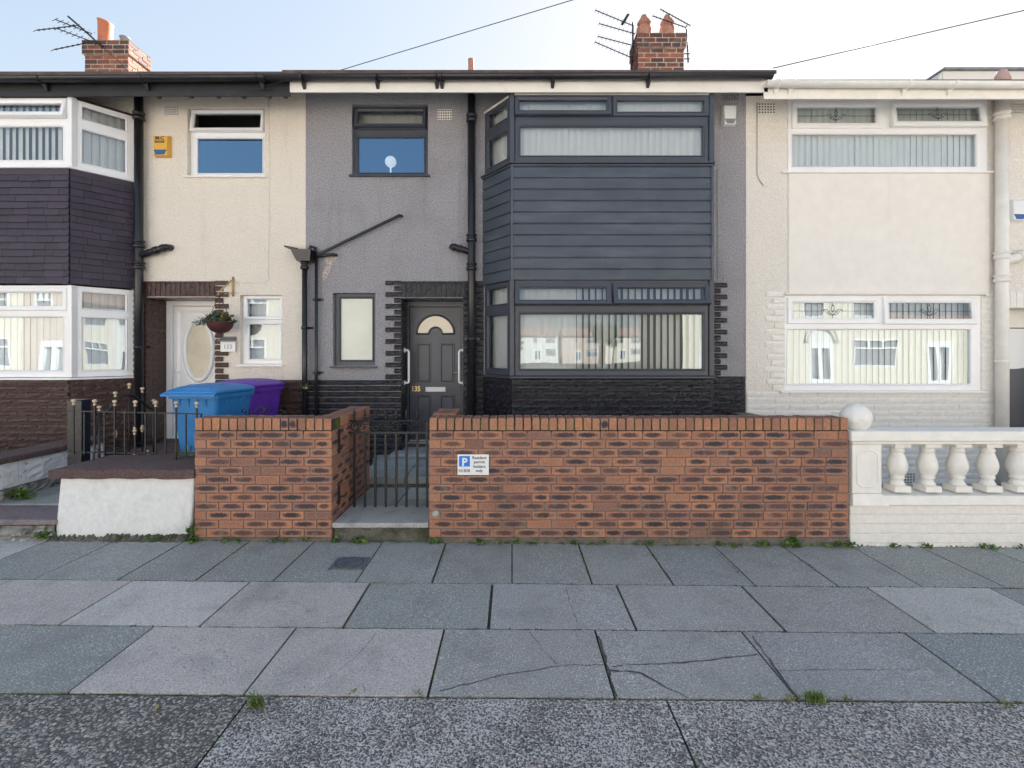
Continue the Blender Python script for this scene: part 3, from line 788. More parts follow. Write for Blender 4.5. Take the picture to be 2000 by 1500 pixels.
def bay_windows(house, A, B, C, D, z0, z1, fm, tfrac, tilts, blind, cols=None, side_l=True, side_r=True, fl=.05, sw=.062, extra=None, gm='glass'):
    Wd = math.dist(B, C); zt = (z0 + (z1 - z0) * tfrac[0], z0 + (z1 - z0) * tfrac[1])
    mid = Wd / 2
    cs = cols or [(fl, mid - .022), (mid + .022, Wd - fl)]
    def posts(mb):
        old = mb.T; mb.T = None
        for c in (B, C):
            mb.prism([(c[0] - .045, c[1] + .06), (c[0] - .03, c[1] - .012), (c[0] + .03, c[1] - .012), (c[0] + .045, c[1] + .06)], z0, z1)
        mb.T = old
    window(house, (B[0] + .04, B[1]), (1, 0), Wd - .08, z0, z1,
           [(c0 - .04, c1 - .04, zt[1], z1 - fl, 'sash', t) for (c0, c1), t in zip(cs, tilts)] + [(fl + .0, Wd - .08 - fl, z0 + fl + .02, zt[0], 'fixed', 0)],
           fm, blind, None, sw, posts=posts, gm=gm)
    for on, P, Q in ((side_l, A, B), (side_r, C, D)):
        if not on: continue
        Ls = math.dist(P, Q); U = (Q[0] - P[0], Q[1] - P[1]); e = .035
        o = (P[0] + U[0] / Ls * (.0 if P is A else e), P[1] + U[1] / Ls * (.0 if P is A else e))
        W = Ls - e
        f = .07
        window(house, o, U, W, z0, z1, [(f, W - f, z0 + fl + .02, zt[0], 'fixed', 0), (f, W - f, zt[1] + .01, z1 - fl - .01, 'fixed', 0)], fm,
               dict(a=14, p=.088, w=.092, d=.14), None)
    s = MB()
    out = lambda p, d: p
    poly_o = [(A[0] - .05, A[1] + .0), (A[0] - .035, A[1] - .02), (B[0] - .028, B[1] - .052), (C[0] + .028, C[1] - .052), (D[0] + .035, D[1] - .02), (D[0] + .05, D[1])]
    s.prism(poly_o, z0 - .034, z0 - .006)
    s.build('bay_sill', fm, house, bevel=.005)

ZL0, ZL1 = PZ(734, YB), PZ(547, YB)
ZU0, ZU1 = PZ(316, YB), PZ(181, YB)
bay_windows(h, BA, BB, BC, BD, ZL0, ZL1, 'grey_pvc', (.66, .745), (13, 17),
            dict(a=lambda t: (36 + 8 * math.sin(t * 37)) if t > .34 else (40 if .17 < t < .20 else 8), p=.088, w=.092, d=.16))
bay_windows(h, BA, BB, BC, BD, ZU0, ZU1, 'grey_pvc', (.54, .67), (9, 0), dict(a=8, p=.088, w=.095, d=.13))
def simple_win(house, r, fm, cells_px, blind=None, sill=(.03, .035, .05), rec=.06, sw=.045, gm='glass', emblem=False):
    x0, x1, z0, z1 = r; W = x1 - x0
    cs = [(PX(c[0], YH) - x0, PX(c[1], YH) - x0, PZ(c[3], YH), PZ(c[2], YH), c[4], c[5]) for c in cells_px]
    return window(house, (x0, YH + rec), (1, 0), W, z0, z1, cs, fm, blind, sill=(sill[0], sill[1], sill[2] + rec) if sill else None, sw=sw, gm=gm, emblem=emblem)
simple_win(h, w1, 'grey_pvc', [(693, 829, 209, 247, 'sash', 14), (694, 829, 261, 336, 'fixed', 0)], gm='sky_tint_glass')
mb = MB(); n = 24
for k in range(n):
    a, b = w1[0] + .03 + (w1[1] - w1[0] - .06) * k / n, w1[0] + .03 + (w1[1] - w1[0] - .06) * (k + 1) / n
    ya, yb = YH + .20 + .012 * math.sin(k * 1.3), YH + .20 + .012 * math.sin((k + 1) * 1.3); zc_ = PZ(252 + 2.5 * math.sin(k * .8), YH)
    mb.face([(a, ya, zc_), (b, yb, zc_), (b, yb, w1[3]), (a, ya, w1[3])])
mb.build('curtain', 'curtain', h)
mb = MB(); pp = [(632, 505), (640, 497), (655, 495), (659, 503), (650, 512), (646, 524), (640, 541), (633, 548), (628, 540), (633, 528), (640, 516)]
mb.face([(PX(a, YH), YH - .004, PZ(b, YH)) for a, b in pp][::-1]); mb.build('bare_patch', 'scuff', h)
f2 = simple_win(h, w2, 'grey_pvc', [(659, 727, 579, 706, 'fixed', 0)], gm='frost')
shell(h, HX0, HX1, .38)
rf, rz = roof(h, HX0 - .0, HX1 + .05, 5.30)
added_eaves_lining(h, HX0 + .01, HX1 + .04, 5.30, 'white_board')
mb = MB(); mb.box(PX(566, YF), PX(1500, YF), YF, YF + .022, PZ(180, YF), 5.33)
mb.box(PX(745, YF) - .01, PX(745, YF) + .01, YF - .003, YF, PZ(181, YF), 5.3); mb.box(PX(1410, YF) - .01, PX(1410, YF) + .01, YF - .003, YF, PZ(181, YF), 5.3)
mb.build('fascia', 'white_board', h, bevel=.003)
gutter(h, PX(520, 6.285), PX(1508, 6.285), 5.262, 'black_pipe', z1=5.285, clips=[PX(p, 6.285) for p in (590, 735, 852, 862, 1080, 1268)])
# soil vent stub on the roof
mb = MB(); yv = 6.9; mb.lathe((PX(920, yv), yv, 5.5), [(.04, 0), (.04, PZ(122, yv) - 5.5), (.043, PZ(116, yv) - 5.5)], 10)
mb.build('vent_pipe', 'old_terracotta', h)

# door
def dframe(house, x0, x1, z0, z1, fm, w=.045, y=YD):
    mb = MB(); mb.holes(x0, x1, z0, z1, [(x0 + w, x1 - w, z0 + .02, z1 - w)], y - .03, y + .08); return mb
lx0, lx1, lz0, lz1 = PX(800, YD), PX(900, YD), .385, PZ(600, YD)
mb = MB(); mb.holes(PX(791, YD) - .04, DX1 + .05, .3, DZ1 + .1, [(lx0 - .004, lx1 + .004, .36, lz1 + .004)], YD - .025, YD + .06)
mb.build('door_frame', 'door_grey', h, bevel=.004)
mb = MB(); mb.box(lx0, lx1, YD + .012, YD + .055, lz0, lz1)
def panel(mb, x0, x1, z0, z1, y):
    ring_bars(mb, x0, x1, z0, z1, .034, y - .012, y + .004)
    y -= .005
    mb.hexa([(x0 + .036, y, z0 + .036), (x1 - .036, y, z0 + .036), (x1 - .036, y + .01, z0 + .036), (x0 + .036, y + .01, z0 + .036),
             (x0 + .036, y, z1 - .036), (x1 - .036, y, z1 - .036), (x1 - .036, y + .01, z1 - .036), (x0 + .036, y + .01, z1 - .036)])
for (a, b) in ((813, 842), (859, 888)):
    panel(mb, PX(a, YD), PX(b, YD), PZ(748, YD), PZ(670, YD), YD + .012)
    panel(mb, PX(a, YD), PX(b, YD), PZ(850, YD), PZ(771, YD), YD + .012)
# arched moulding of the fanlight
cx, cz, ro, ri = PX(850.5, YD), PZ(652, YD), PX(887, YD) - PX(850.5, YD), .10
def arc(r, n=18): return [(cx + r * math.cos(math.pi * k / n), YD + .008, cz + r * math.sin(math.pi * k / n)) for k in range(n + 1)]
mb.tube(arc(ro), .016, 8); mb.tube(arc(ri), .014, 8)
mb.tube([(cx - ro, YD + .008, cz), (cx - ri, YD + .008, cz)], .015, 8); mb.tube([(cx + ri, YD + .008, cz), (cx + ro, YD + .008, cz)], .015, 8)
dr = mb.build('front_door', 'door_grey', h, bevel=.003)
mb = MB(); n = 18
for k in range(n):
    a0, a1 = math.pi * k / n, math.pi * (k + 1) / n
    mb.face([(cx + ri * math.cos(a0), YD + .006, cz + ri * math.sin(a0)), (cx + ro * math.cos(a0), YD + .006, cz + ro * math.sin(a0)),
             (cx + ro * math.cos(a1), YD + .006, cz + ro * math.sin(a1)), (cx + ri * math.cos(a1), YD + .006, cz + ri * math.sin(a1))])
mb.build('fanlight', 'fanlight', dr)
mb = MB(); mb.box(PX(831, YD), PX(870, YD), YD - .004, YD + .012, PZ(765, YD), PZ(756, YD)); mb.build('letter_plate', 'sign_white', dr, bevel=.003)
mb = MB(); mb.text('135', .105, (PX(803, YD), YD + .004, PZ(764, YD)), bold=.003, squash=.9); mb.build('door_number', 'brass', dr)
mb = MB(); mb.tube([(PX(886, YD), YD - .05, PZ(727, YD)), (PX(893, YD), YD - .055, PZ(727.5, YD))], .008, 8); mb.tube([(PX(893, YD), YD - .055, PZ(727.5, YD)), (PX(893, YD), YD + .01, PZ(727.5, YD))], .007, 8); mb.build('handle', 'brass', dr)
mb = MB(); mb.box(lx0 - .02, lx1 + .02, YD - .07, YD + .01, .345, .40); mb.box(lx0 + .0, lx1, YD - .02, YD + .012, .405, .43); mb.build('threshold', 'steel', dr, bevel=.004)
# grab rails
for (xw, s_, lab) in ((DX0, 1, 'left'), (DX1, -1, 'right')):
    Yr = YH + .14; z0, z1 = PZ(748, Yr), PZ(684, Yr); o = .075 * s_
    mb = MB()
    pts = [(xw, Yr, z1)] + [(xw + o - s_ * .03 * (1 - math.sin(t)), Yr, z1 - .03 * (1 - math.cos(t))) for t in (0, .5, 1.0, 1.57)] 
    pts += [(xw + o - s_ * .03 * (1 - math.cos(t)), Yr, z0 + .03 * (1 - math.sin(t))) for t in (0, .5, 1.0, 1.57)] + [(xw, Yr, z0)]
    mb.tube(pts, .017, 10)
    for zz in (z0, z1): mb.tube([(xw + s_ * .012, Yr, zz), (xw + s_ * .022, Yr, zz)], .036, 12)
    tag(mb.build('grab_rail', 'white_gloss', origin=(xw, Yr, z0)), 'white grab rail on the %s side of the dark front door' % lab, 'grab rail', 'grab rails beside the dark front door')

# ------------------------------------------------------------------ left house (cream, brown stone)
LX0 = -9.15
hl = thing('terraced_house', 'cream house with purple slate-hung bay and brown stone, left of the grey house', 'house', ((LX0 + HX0) / 2, YH, 0), 'terraced houses in the row')
LA, LB, LC, LD = (-9.0, YH), (-8.56, YB), (-5.79, YB), (-5.35, YH)
lw1 = (PX(366, YH), PX(517, YH), PZ(343, YH), PZ(210, YH))
lw2 = (PX(469, YH), PX(551, YH), PZ(711, YH), PZ(576, YH))
LDX0, LDX1, LDZ1 = PX(287, YH), PX(421, YH), PZ(581, YH)
mb = MB(); mb.holes(LX0, HX0, -.3, 5.40, [lw1, lw2, (LDX0, LDX1, .3, LDZ1), (-8.96, -5.38, .2, 5.04)], YH, YH + .25, 0)
mb.build('wall', 'cream_dash', hl)
mb = MB(); airbrick(mb, PX(322, YH), PZ(226, YH), .20, .13, YH); mb.build('air_brick', ['cream_paint', 'ink'], hl)
mb = MB()
zr = ZP - 20 * .083
rock_wall(mb, (LDX1, YH), (HX0 + .015, YH), -.1, ZP, zref=zr)
mb.build('plinth', 'brown_stone', hl); mb = MB()
mb.T = frame_T((0, YH, 0), (1, 0)); z = ZP; k = 0
while z < PZ(548, YH) - .02:
    rock_block(mb, LDX1, PX(447, YH) if k % 2 == 0 else PX(437, YH), z, min(z + .083, PZ(548, YH)), .03); z += .083; k += 1
n = 14; ws = (LDX1 - LDX0) / n
for i in range(n): rock_block(mb, LDX0 + i * ws, LDX0 + (i + 1) * ws, LDZ1, PZ(549, YH), .034, g=.0035)
mb.T = None
rock_wall(mb, (-5.35, YH), (LDX0, YH), -.1, PZ(549, YH), zref=zr, off=.1)
mb.box(LDX0, LDX1, YH - .028, YD - .03, LDZ1 - .014, LDZ1 - .002)
rock_wall(mb, (LDX0, YH - .028), (LDX0, YD), .2, LDZ1, length=.24, proj=.012, zref=zr)
rock_wall(mb, (LDX1, YD), (LDX1, YH + .02), .2, LDZ1, length=.4, proj=.012, zref=zr)
mb.build('door_surround', 'brown_stone', hl); mb = MB()
ZLB = PZ(740, YB)
rock_wall(mb, LB, LC, -.1, ZLB, zref=ZLB - 20 * .083); rock_wall(mb, LC, LD, -.1, ZLB, zref=ZLB - 20 * .083); rock_wall(mb, LA, LB, -.1, ZLB, zref=ZLB - 20 * .083)
mb.build('bay_plinth', 'brown_stone', hl)
# slate hanging
ZS0, ZS1 = PZ(554, YB), PZ(327, YB)
mb = MB(); nc = 16; ch = (ZS1 - ZS0 - .09) / nc
for (A, B) in ((LA, LB), (LB, LC), (LC, LD)):
    Lw = math.dist(A, B); mb.T = frame_T((A[0], A[1], 0), (B[0] - A[0], B[1] - A[1]))
    for k in range(nc):
        z0 = ZS0 + k * ch; u = -random.uniform(0, .2)
        while u < Lw:
            w = random.uniform(.17, .27); a, b = max(0, u), min(Lw, u + w)
            if b - a > .015:
                dz = random.uniform(-.006, .004); t = random.uniform(0, .004); c = random.uniform(.8, 1.25); col = (c, c * random.uniform(.93, 1.05), c)
                e = .0012
                mb.hexa([(a + e, -.026 - t, z0 + dz + random.uniform(-.002, .002)), (b - e, -.026 - t, z0 + dz + random.uniform(-.002, .002)), (b - e, -.012, z0 + dz), (a + e, -.012, z0 + dz),
                         (a + e, -.010, z0 + ch + .012), (b - e, -.010, z0 + ch + .012), (b - e, .0, z0 + ch + .012), (a + e, .0, z0 + ch + .012)], 0, col)
            u += w
    mb.box(0, Lw, -.02, -.004, ZS1 - .10, ZS1 - .004, 1)
    mb.T = None
mb.prism([(a[0], a[1]) for a in (LA, LB, LC, LD)], ZS0, ZS1 - .01, 0)
mb.build('bay_slates', ['slate', 'slate'], hl)
mb = MB(); mb.prism([LA, LB, LC, LD], 5.07, 5.10, 0); mb.build('bay_floor', 'black_board', hl)
def left_bay(z0, z1, tfrac, tilts, blind, gm='glass'):
    bay_windows(hl, LA, LB, LC, LD, z0, z1, 'white_pvc', tfrac, tilts, blind, fl=.05, sw=.06, gm=gm)
left_bay(PZ(737, YB), PZ(557, YB), (.67, .735), (0, 0), dict(a=-6, p=.088, w=.092, d=.16))
left_bay(PZ(325, YB), PZ(188, YB), (.60, .70), (15, 14), dict(a=-22, p=.088, w=.092, d=.16))
simple_win(hl, lw1, 'white_pvc', [(371, 511, 213, 253, 'sash', 9), (376, 510, 263, 337, 'fixed', 0)], gm='sky_tint_glass')
simple_win(hl, lw2, 'white_pvc', [(474, 547, 579, 622, 'sash', 0), (478, 546, 630, 704, 'fixed', 0)], blind=dict(a=10, p=.088, w=.095, d=.2))
shell(hl, LX0, HX0, .45)
roof(hl, LX0, HX0, 5.28)
mb = MB(); mb.box(LX0, PX(565, YF), YF + .02, YF + .042, PZ(186, YF), 5.26); 
for px in (302, 366, 420, 470, 520, 552):
    x = PX(px, YF); mb.box(x - .022, x + .022, YF + .045, YF + .10, 5.055 + random.uniform(0, .015), 5.16)
mb.build('fascia', 'black_board', hl, bevel=.003)
gutter(hl, LX0, PX(519, 6.285), 5.235, 'black_pipe', z1=5.258, clips=[PX(p, 6.285) for p in (80, 280, 508)])
# white door with oval light
mb = MB(); dx0, dx1, dz0, dz1 = PX(327, YD), LDX1 - .003, .42, PZ(588, YD)
mb.holes(dx0, dx1, dz0, dz1, [(dx0 + .09, dx1 - .09, dz0 + .06, dz1 - .075)], YD - .03, YD + .07); mb.box(dx0 - .2, dx0, YD - .01, YD + .06, dz0, dz1 + .1); mb.box(dx0 - .2, dx1, YD + .0, YD + .06, dz1, dz1 + .15)
mb.build('door_frame', 'white_pvc', hl, bevel=.004)
lx0_, lx1_ = dx0 + .095, dx1 - .095
mb = MB(); mb.box(lx0_, lx1_, YD + .0, YD + .05, dz0 + .06, dz1 - .08)
ring_bars(mb, lx0_, lx1_, dz0 + .06, dz1 - .08, .10, YD - .018, YD + .01)
ocx, ocz, oa, ob = PX(389, YD), PZ(684, YD), .30, .43
ell = lambda a, b, y, n=36: [(ocx + a * math.cos(2 * math.pi * k / n), y, ocz + b * math.sin(2 * math.pi * k / n)) for k in range(n + 1)]
ocx = (lx0_ + lx1_) / 2
oa = .19
mb.tube(ell(oa + .02, ob + .02, YD - .004), .034, 8); mb.tube(ell(oa + .085, ob + .085, YD + .0)[19:35], .010, 6); mb.tube(ell(oa + .085, ob + .085, YD + .0)[1:18], .010, 6)
dl = mb.build('front_door', 'white_pvc', hl, bevel=.003)
mb = MB(); mb.face([p for p in ell(oa, ob, YD - .012)[:-1]]); mb.build('oval_pane', 'door_glass', dl)
mb = MB(); hx = lx0_ + .045; hz = PZ(725, YD)
mb.box(hx - .016, hx + .016, YD - .03, YD - .018, hz - .13, hz + .06); mb.tube([(hx, YD - .03, hz), (hx, YD - .07, hz), (hx + .10, YD - .07, hz - .01)], .009, 8); mb.build('handle', 'white_gloss', dl, bevel=.002)

# ------------------------------------------------------------------ right house (pale cream, flat front)
RX1 = 9.54
hr = thing('terraced_house', 'pale cream house with white windows, right of the grey house', 'house', ((HX1 + RX1) / 2, YH, 0), 'terraced houses in the row')
rw1 = (PX(1538, YH), PX(1926, YH), PZ(335, YH), PZ(196, YH))
rw2 = (PX(1532, YH), PX(1914, YH), PZ(762, YH), PZ(577, YH))
RDX0, RDX1, RDZ1 = PX(1958, YH), PX(2110, YH), PZ(602, YH)
mb = MB(); mb.holes(HX1, RX1, -.4, 5.36, [rw1, rw2, (RDX0, RDX1, .1, RDZ1)], YH - .004, YH + .25)
mb.build('wall', 'cream_dash_pale', hr)
mb = MB(); x0, x1 = PX(1552, YH) - .1, PX(1931, YH)
mb.holes(x0, x1, rw2[3] + .03, rw1[2] - .02, [(-99, -98, 0, .1)], YH - .022, YH)
mb.box(rw2[0] - .02, rw2[1] + .03, YH - .07, YH, rw2[3] + .0, rw2[3] + .035)
mb.box(rw2[1] + .03, rw2[1] + .07, YH - .065, YH, rw2[3] - .02, rw2[3] + .04)
mb.build('render_panel', 'cream_render', hr, bevel=.012)
mb = MB(); zs = PZ(764, YH)
rock_wall(mb, (HX1 + .01, YH - .006), (PX(1932, YH), YH - .006), -.3, zs, course=.0885, length=.40, zref=zs - 20 * .0885, proj=.016, jut=.3)
rock_wall(mb, (PX(1915, YH), YH - .004), (RDX0, YH - .004), -.3, PZ(572, YH), course=.0885, length=.30, zref=zs - 20 * .0885, proj=.014, jut=.3)
mb.T = frame_T((0, YH - .006, 0), (1, 0)); z = zs; k = 0
while z < PZ(578, YH):
    rock_block(mb, PX(1496 if k % 2 else 1508, YH) + random.uniform(-.03, .03), rw2[0], z, z + .0885, .014, jut=.3); z += .0885; k += 1
mb.T = None; mb.build('plinth', 'cream_stone', hr); mb = MB(); mb.T = frame_T((0, YH - .006, 0), (1, 0))
n = 12; ws = (RDX1 - RDX0) / n
for i in range(n): rock_block(mb, RDX0 + i * ws, RDX0 + (i + 1) * ws, RDZ1, PZ(570, YH), .016, g=.003, jut=.2)
mb.T = None
mb.build('door_lintel', 'cream_stone', hr)
for a_ in ((1480, 223, .24, .155, YH - .004), (1975, 223, .2, .15, YH - .004), (1750, 944, .24, .155, YH - .03)):
    mb = MB(); airbrick(mb, PX(a_[0], YH), PZ(a_[1], YH), *a_[2:]); mb.build('air_brick', ['cream_paint', 'ink'], hr)
simple_win(hr, rw1, 'white_pvc', [(1546, 1717, 203, 251, 'sash', 0), (1737, 1916, 203, 250, 'sash', 8), (1544, 1908, 260, 329, 'fixed', 0)], blind=dict(a=6, p=.088, w=.096, d=.09), sill=(.1, .035, .06), rec=-.03, sw=.075, emblem=True)
simple_win(hr, rw2, 'white_pvc', [(1538, 1714, 583, 631, 'sash', 0), (1724, 1902, 583, 632, 'sash', 4), (1535, 1897, 641, 753, 'fixed', 0)], blind=dict(a=lambda t: 10 if t < .5 else 14, p=.088, w=.095, d=.16), sill=(.08, .035, .06), rec=-.02, sw=.075, emblem=True)
shell(hr, HX1, RX1, .30)
roof(hr, HX1 + .06, RX1, 5.19, 6.26)
added_eaves_lining(hr, HX1 + .06, RX1, 5.17, 'cream_paint')  # added pale sheet, bounces light onto the top panes
mb = MB(); mb.box(PX(1492, YF), RX1, YF, YF + .022, PZ(193, YF), 5.20); mb.build('fascia', 'cream_paint', hr, bevel=.003)
gutter(hr, PX(1495, 6.285), RX1, 5.185, 'cream_paint', z1=5.16, clips=[PX(p, 6.285) for p in (1520, 1548, 1772, 1862)])
mb = MB(); xr = PX(1957, YD)
mb.holes(RDX0 - .02, RDX1 + .02, .2, RDZ1 + .02, [(RDX0 + .06, RDX1 - .06, .3, PZ(640, YD))], YD - .03, YD + .05, 0); mb.build('door_frame', 'cream_paint', hr, bevel=.004)
mb = MB(); mb.box(RDX0 + .06, RDX1 - .06, YD + .02, YD + .05, .3, PZ(640, YD)); rdoor = mb.build('front_door', 'grey_pvc', hr)
mb = MB(); Y = YD + .012
xc, zc, rr = (RDX0 + RDX1) / 2, PZ(705, Y), (RDX1 - RDX0) / 2 - .075
mb.face([(xc - rr, Y, PZ(642, Y)), (xc - rr, Y, zc)] + [(xc - rr + 2 * rr * t / 12, Y, zc - .12 * math.sin(math.pi * t / 12)) for t in range(1, 12)] + [(xc + rr, Y, zc), (xc + rr, Y, PZ(642, Y))])
mb.build('door_blind', 'alarm_white', rdoor)
mb = MB()
for (cx_, cz_, a0, a1, r_) in ((.12, 1.55, -1.2, 1.4, .16), (.10, 1.30, -1.4, 1.2, .18), (.16, 1.42, 1, 3.6, .10), (.12, 1.05, -1.0, 1.2, .15), (.15, 1.2, 1, 3.4, .1)):
    mb.tube([(RDX0 + .06 + cx_ + r_ * math.cos(a0 + (a1 - a0) * t / 8), Y, cz_ + .1 + r_ * math.sin(a0 + (a1 - a0) * t / 8)) for t in range(9)], .009, 6)
mb.build('glass_bevels', 'steel', rdoor)
# dormer on the right roof, and a clay ridge vent
mb = MB(); Yd = 7.6
xa, xb = PX(1842, Yd), RX1
zt = PZ(139, Yd)
mb.hexa([(xa, Yd, 5.5), (xb, Yd, 5.5), (xb, 9.5, 5.5), (xa, 9.5, 5.5), (xa, Yd, zt), (xb, Yd, zt), (xb, 9.5, zt + .02), (xa, 9.5, zt + .02)], 0)
mb.hexa([(xa - .22, Yd + .02, 5.6), (xa, Yd + .02, 5.6), (xa, 9.5, 5.6), (xa - .22, 9.5, 5.6), (xa - .012, Yd + .02, zt - .005), (xa, Yd + .02, zt - .005), (xa, 9.5, zt), (xa - .012, 9.5, zt)], 0)
mb.box(xa - .02, xb, Yd - .05, 9.5, zt + .002, zt + .035, 1)
mb.build('dormer', ['white_board', 'lead'], hr)
mb = MB(); Yv = 7.0; mb.lathe((PX(1957, Yv), Yv, PZ(157, Yv) - .05), [(.10, 0), (.10, .05), (.055, .185), (.02, .20)], 12); mb.build('roof_vent', 'faded_clay', hr)

# a further house of the row beyond the frame (keeps the sun off the pavement)
hx = thing('terraced_house', 'cream end house of the row with plain front, farthest right', 'house', (12.6, YH, 0), 'terraced houses in the row')
mb = MB(); mb.holes(RX1 + .002, 16, -.4, 5.35, [(11.5, 14, 1.2, 2.5), (11.5, 14, 4.2, 5.1)], YH, YH + .25); mb.build('wall', 'cream_dash_pale', hx)
for zz in ((1.2, 2.5), (4.2, 5.1)):
    window(hx, (11.5, YH + .05), (1, 0), 2.5, zz[0], zz[1], [(.06, 2.44, zz[0] + .06, zz[0] + .75, 'fixed', 0), (.06, 1.22, zz[0] + .82, zz[1] - .05, 'sash', 0), (1.28, 2.44, zz[0] + .82, zz[1] - .05, 'sash', 0)], 'white_pvc', dict(a=12))
shell(hx, RX1 + .01, 16, .3); roof(hx, RX1 + .01, 16, 5.19, 6.26)

# ------------------------------------------------------------------ chimneys
def brick_run(mb, T, L, z0, courses, ch, bl, depth=.03, header=.1025, gap=.005, plain=.0, start=0, bat=.12, soot=None):
    """front skin of bricks: local u along, y=0 is the face"""
    old = mb.T; mb.T = T
    for k in range(courses):
        u = 0.0; first = True
        while u < L - .01:
            ln = (header + .005 if (first and (k + start) % 2 == 0) else bl)
            if not first and random.random() < bat: ln = bl * .72
            b = min(L, u + ln)
            if L - b < .06: b = L
            short = (b - u) < .13
            rr = random.random()
            col = (rr if not short else rr * .4, 0.0 if short else (random.uniform(.72, 1.0) if random.random() > .10 else .10), random.random())
            if soot: col = (min(1, rr * .6 + soot(k)), random.uniform(0, .5), rr)
            d = random.uniform(-.002, .002)
            if b - u > .02:
                x0, x1, a, c = u + gap, b - gap, z0 + k * ch + gap, z0 + (k + 1) * ch - gap
                mb.face([(x0, d, a), (x1, d, a), (x1, d, c), (x0, d, c)], 0, col, [(0, 0), (1, 0), (1, 1), (0, 1)])
                e = .5
                for q in ([(x1, d, a), (x1, depth, a), (x1, depth, c), (x1, d, c)], [(x0, depth, a), (x0, d, a), (x0, d, c), (x0, depth, c)],
                          [(x0, d, c), (x1, d, c), (x1, depth, c), (x0, depth, c)], [(x0, depth, a), (x1, depth, a), (x1, d, a), (x0, d, a)]):
                    mb.face(q, 0, (col[0], 0, 0))
            u = b; first = False
    mb.T = old

def chimney(house, x0, x1, y0, y1, zb, zt, pots):
    mb = MB(); ch = .083; W, D = x1 - x0, y1 - y0
    nb = int((zt - .25 - zb) / ch); zb = zt - (nb + 3) * ch; zo = zb + nb * ch
    mb.box(x0 + .008, x1 - .008, y0 + .008, y1 - .008, zb, zo, 1)
    mb.box(x0 - .022, x1 + .022, y0 - .022, y1 + .022, zo, zo + 3 * ch, 1)
    for (o, U, L) in (((x0, y0), (1, 0), W), ((x1, y0), (0, 1), D), ((x0, y1), (0, -1), D)):
        brick_run(mb, frame_T((o[0], o[1], 0), U), L, zb, nb, ch, .225, gap=.009, soot=lambda k: random.choice((-.2, 0, .2, .5)))
    e = .03
    for (o, U, L) in (((x0 - e, y0 - e), (1, 0), W + 2 * e), ((x1 + e, y0 - e), (0, 1), D + 2 * e), ((x0 - e, y1 + e), (0, -1), D + 2 * e)):
        brick_run(mb, frame_T((o[0], o[1], 0), U), L, zo, 3, ch, .225, start=1, gap=.009, soot=lambda k: random.choice((.2, .5, .8)))
    top = zo + 3 * ch
    mb.hexa([(x0 - .03, y0 - .03, top), (x1 + .03, y0 - .03, top), (x1 + .03, y1 + .03, top), (x0 - .03, y1 + .03, top),
             (x0 + .1, y0 + .1, top + .05), (x1 - .1, y0 + .1, top + .05), (x1 - .1, y1 - .1, top + .05), (x0 + .1, y1 - .1, top + .05)], 1)
    c = mb.build('chimney', ['chimney_brick', 'pale_mortar'], house)
    for (x, y, kind) in pots:
        p = MB()
        if kind == 'slant':
            sl = lambda dx, z: (-(dx) * .28 - .01) if z > .4 else 0
            p.lathe((x, y, top - .02), [(.115, 0), (.112, .2), (.116, .46), (.127, .50), (.122, .505), (.10, .46), (.10, .1)], 20, 0, cap=False, tilt=sl)
            p.build('chimney_pot', 'terracotta', c)
        elif kind == 'flue':
            p.lathe((x, y, top), [(.07, 0), (.07, .13), (.085, .13), (.085, .15), (.05, .15)], 14); p.build('chimney_pot', 'lead', c)
        else:
            p.lathe((x, y, top - .02), [(.125, 0), (.125, .14), (.14, .2), (.13, .25), (.085, .28), (.10, .31), (.125, .33), (.10, .38), (.07, .42), (.05, .47), (.0, .48)], 14); p.build('chimney_pot', 'old_terracotta', c)
    return top
Yc = 8.85
tl = chimney(hl, PX(165, Yc), PX(250, Yc), Yc, 9.36, 6.1, PZ(80, Yc), [(PX(206, Yc + .2), Yc + .2, 'slant'), (PX(250, Yc + .14) - .06, Yc + .14, 'flue')])
Yc2 = 8.6
tr = chimney(h, PX(1246, Yc2), PX(1336, Yc2), Yc2, 9.08, 6.0, PZ(66, Yc2), [(PX(1258, 8.8), 8.8, 'pot'), (PX(1303, 8.8), 8.8, 'pot')])
mb = MB(); xx = PX(250, Yc) + .004
mb.face([(xx, Yc + .12, 6.2), (xx, Yc + .30, 6.2), (xx, Yc + .30, 6.78), (xx, Yc + .26, 6.86), (xx, Yc + .16, 6.86), (xx, Yc + .12, 6.78)]); mb.build('access_plate', 'lead', hl)

# aerials
def yagi(mb, P, Q, n=9, el=.22, e_dir=(0, .35, .94), r=.009):
    P, Q = Vector(P), Vector(Q); mb.tube([P, Q], r, 6); e = Vector(e_dir).normalized()
    for k in range(n):
        c = P.lerp(Q, k / (n - 1)); mb.tube([c - e * el / 2, c + e * el / 2], .0045, 4)
def img(px, py, Y): return Vector((PX(px, Y), Y, PZ(py, Y)))
t = thing('tv_aerial', 'cluster of old television aerials leaning off the left chimney', 'aerial', (PX(195, 8.8), 8.8, 7.1), 'television aerials on the chimneys')
mb = MB(); mb.tube([img(133, 32, 8.75), img(172, 66, 8.75), img(200, 92, 8.78)], .016, 8); mb.tube([img(200, 92, 8.78), img(250, 135, 8.80)], .006, 5); mb.build('mast', 'iron', t)
for (a, b, n) in (((71, 59), (150, 50), 9), ((108, 38), (180, 66), 8), ((112, 56), (190, 85), 8), ((105, 97), (168, 84), 7)):
    mb = MB(); yagi(mb, img(a[0], a[1], 8.6), img(b[0], b[1], 8.75), n, .15, (.1, .6, .7)); mb.build('aerial_boom', 'iron', t)
t = thing('tv_aerial', 'four stacked television aerials on the left edge of the right chimney', 'aerial', (PX(1237, 8.7), 8.7, 6.4), 'television aerials on the chimneys')
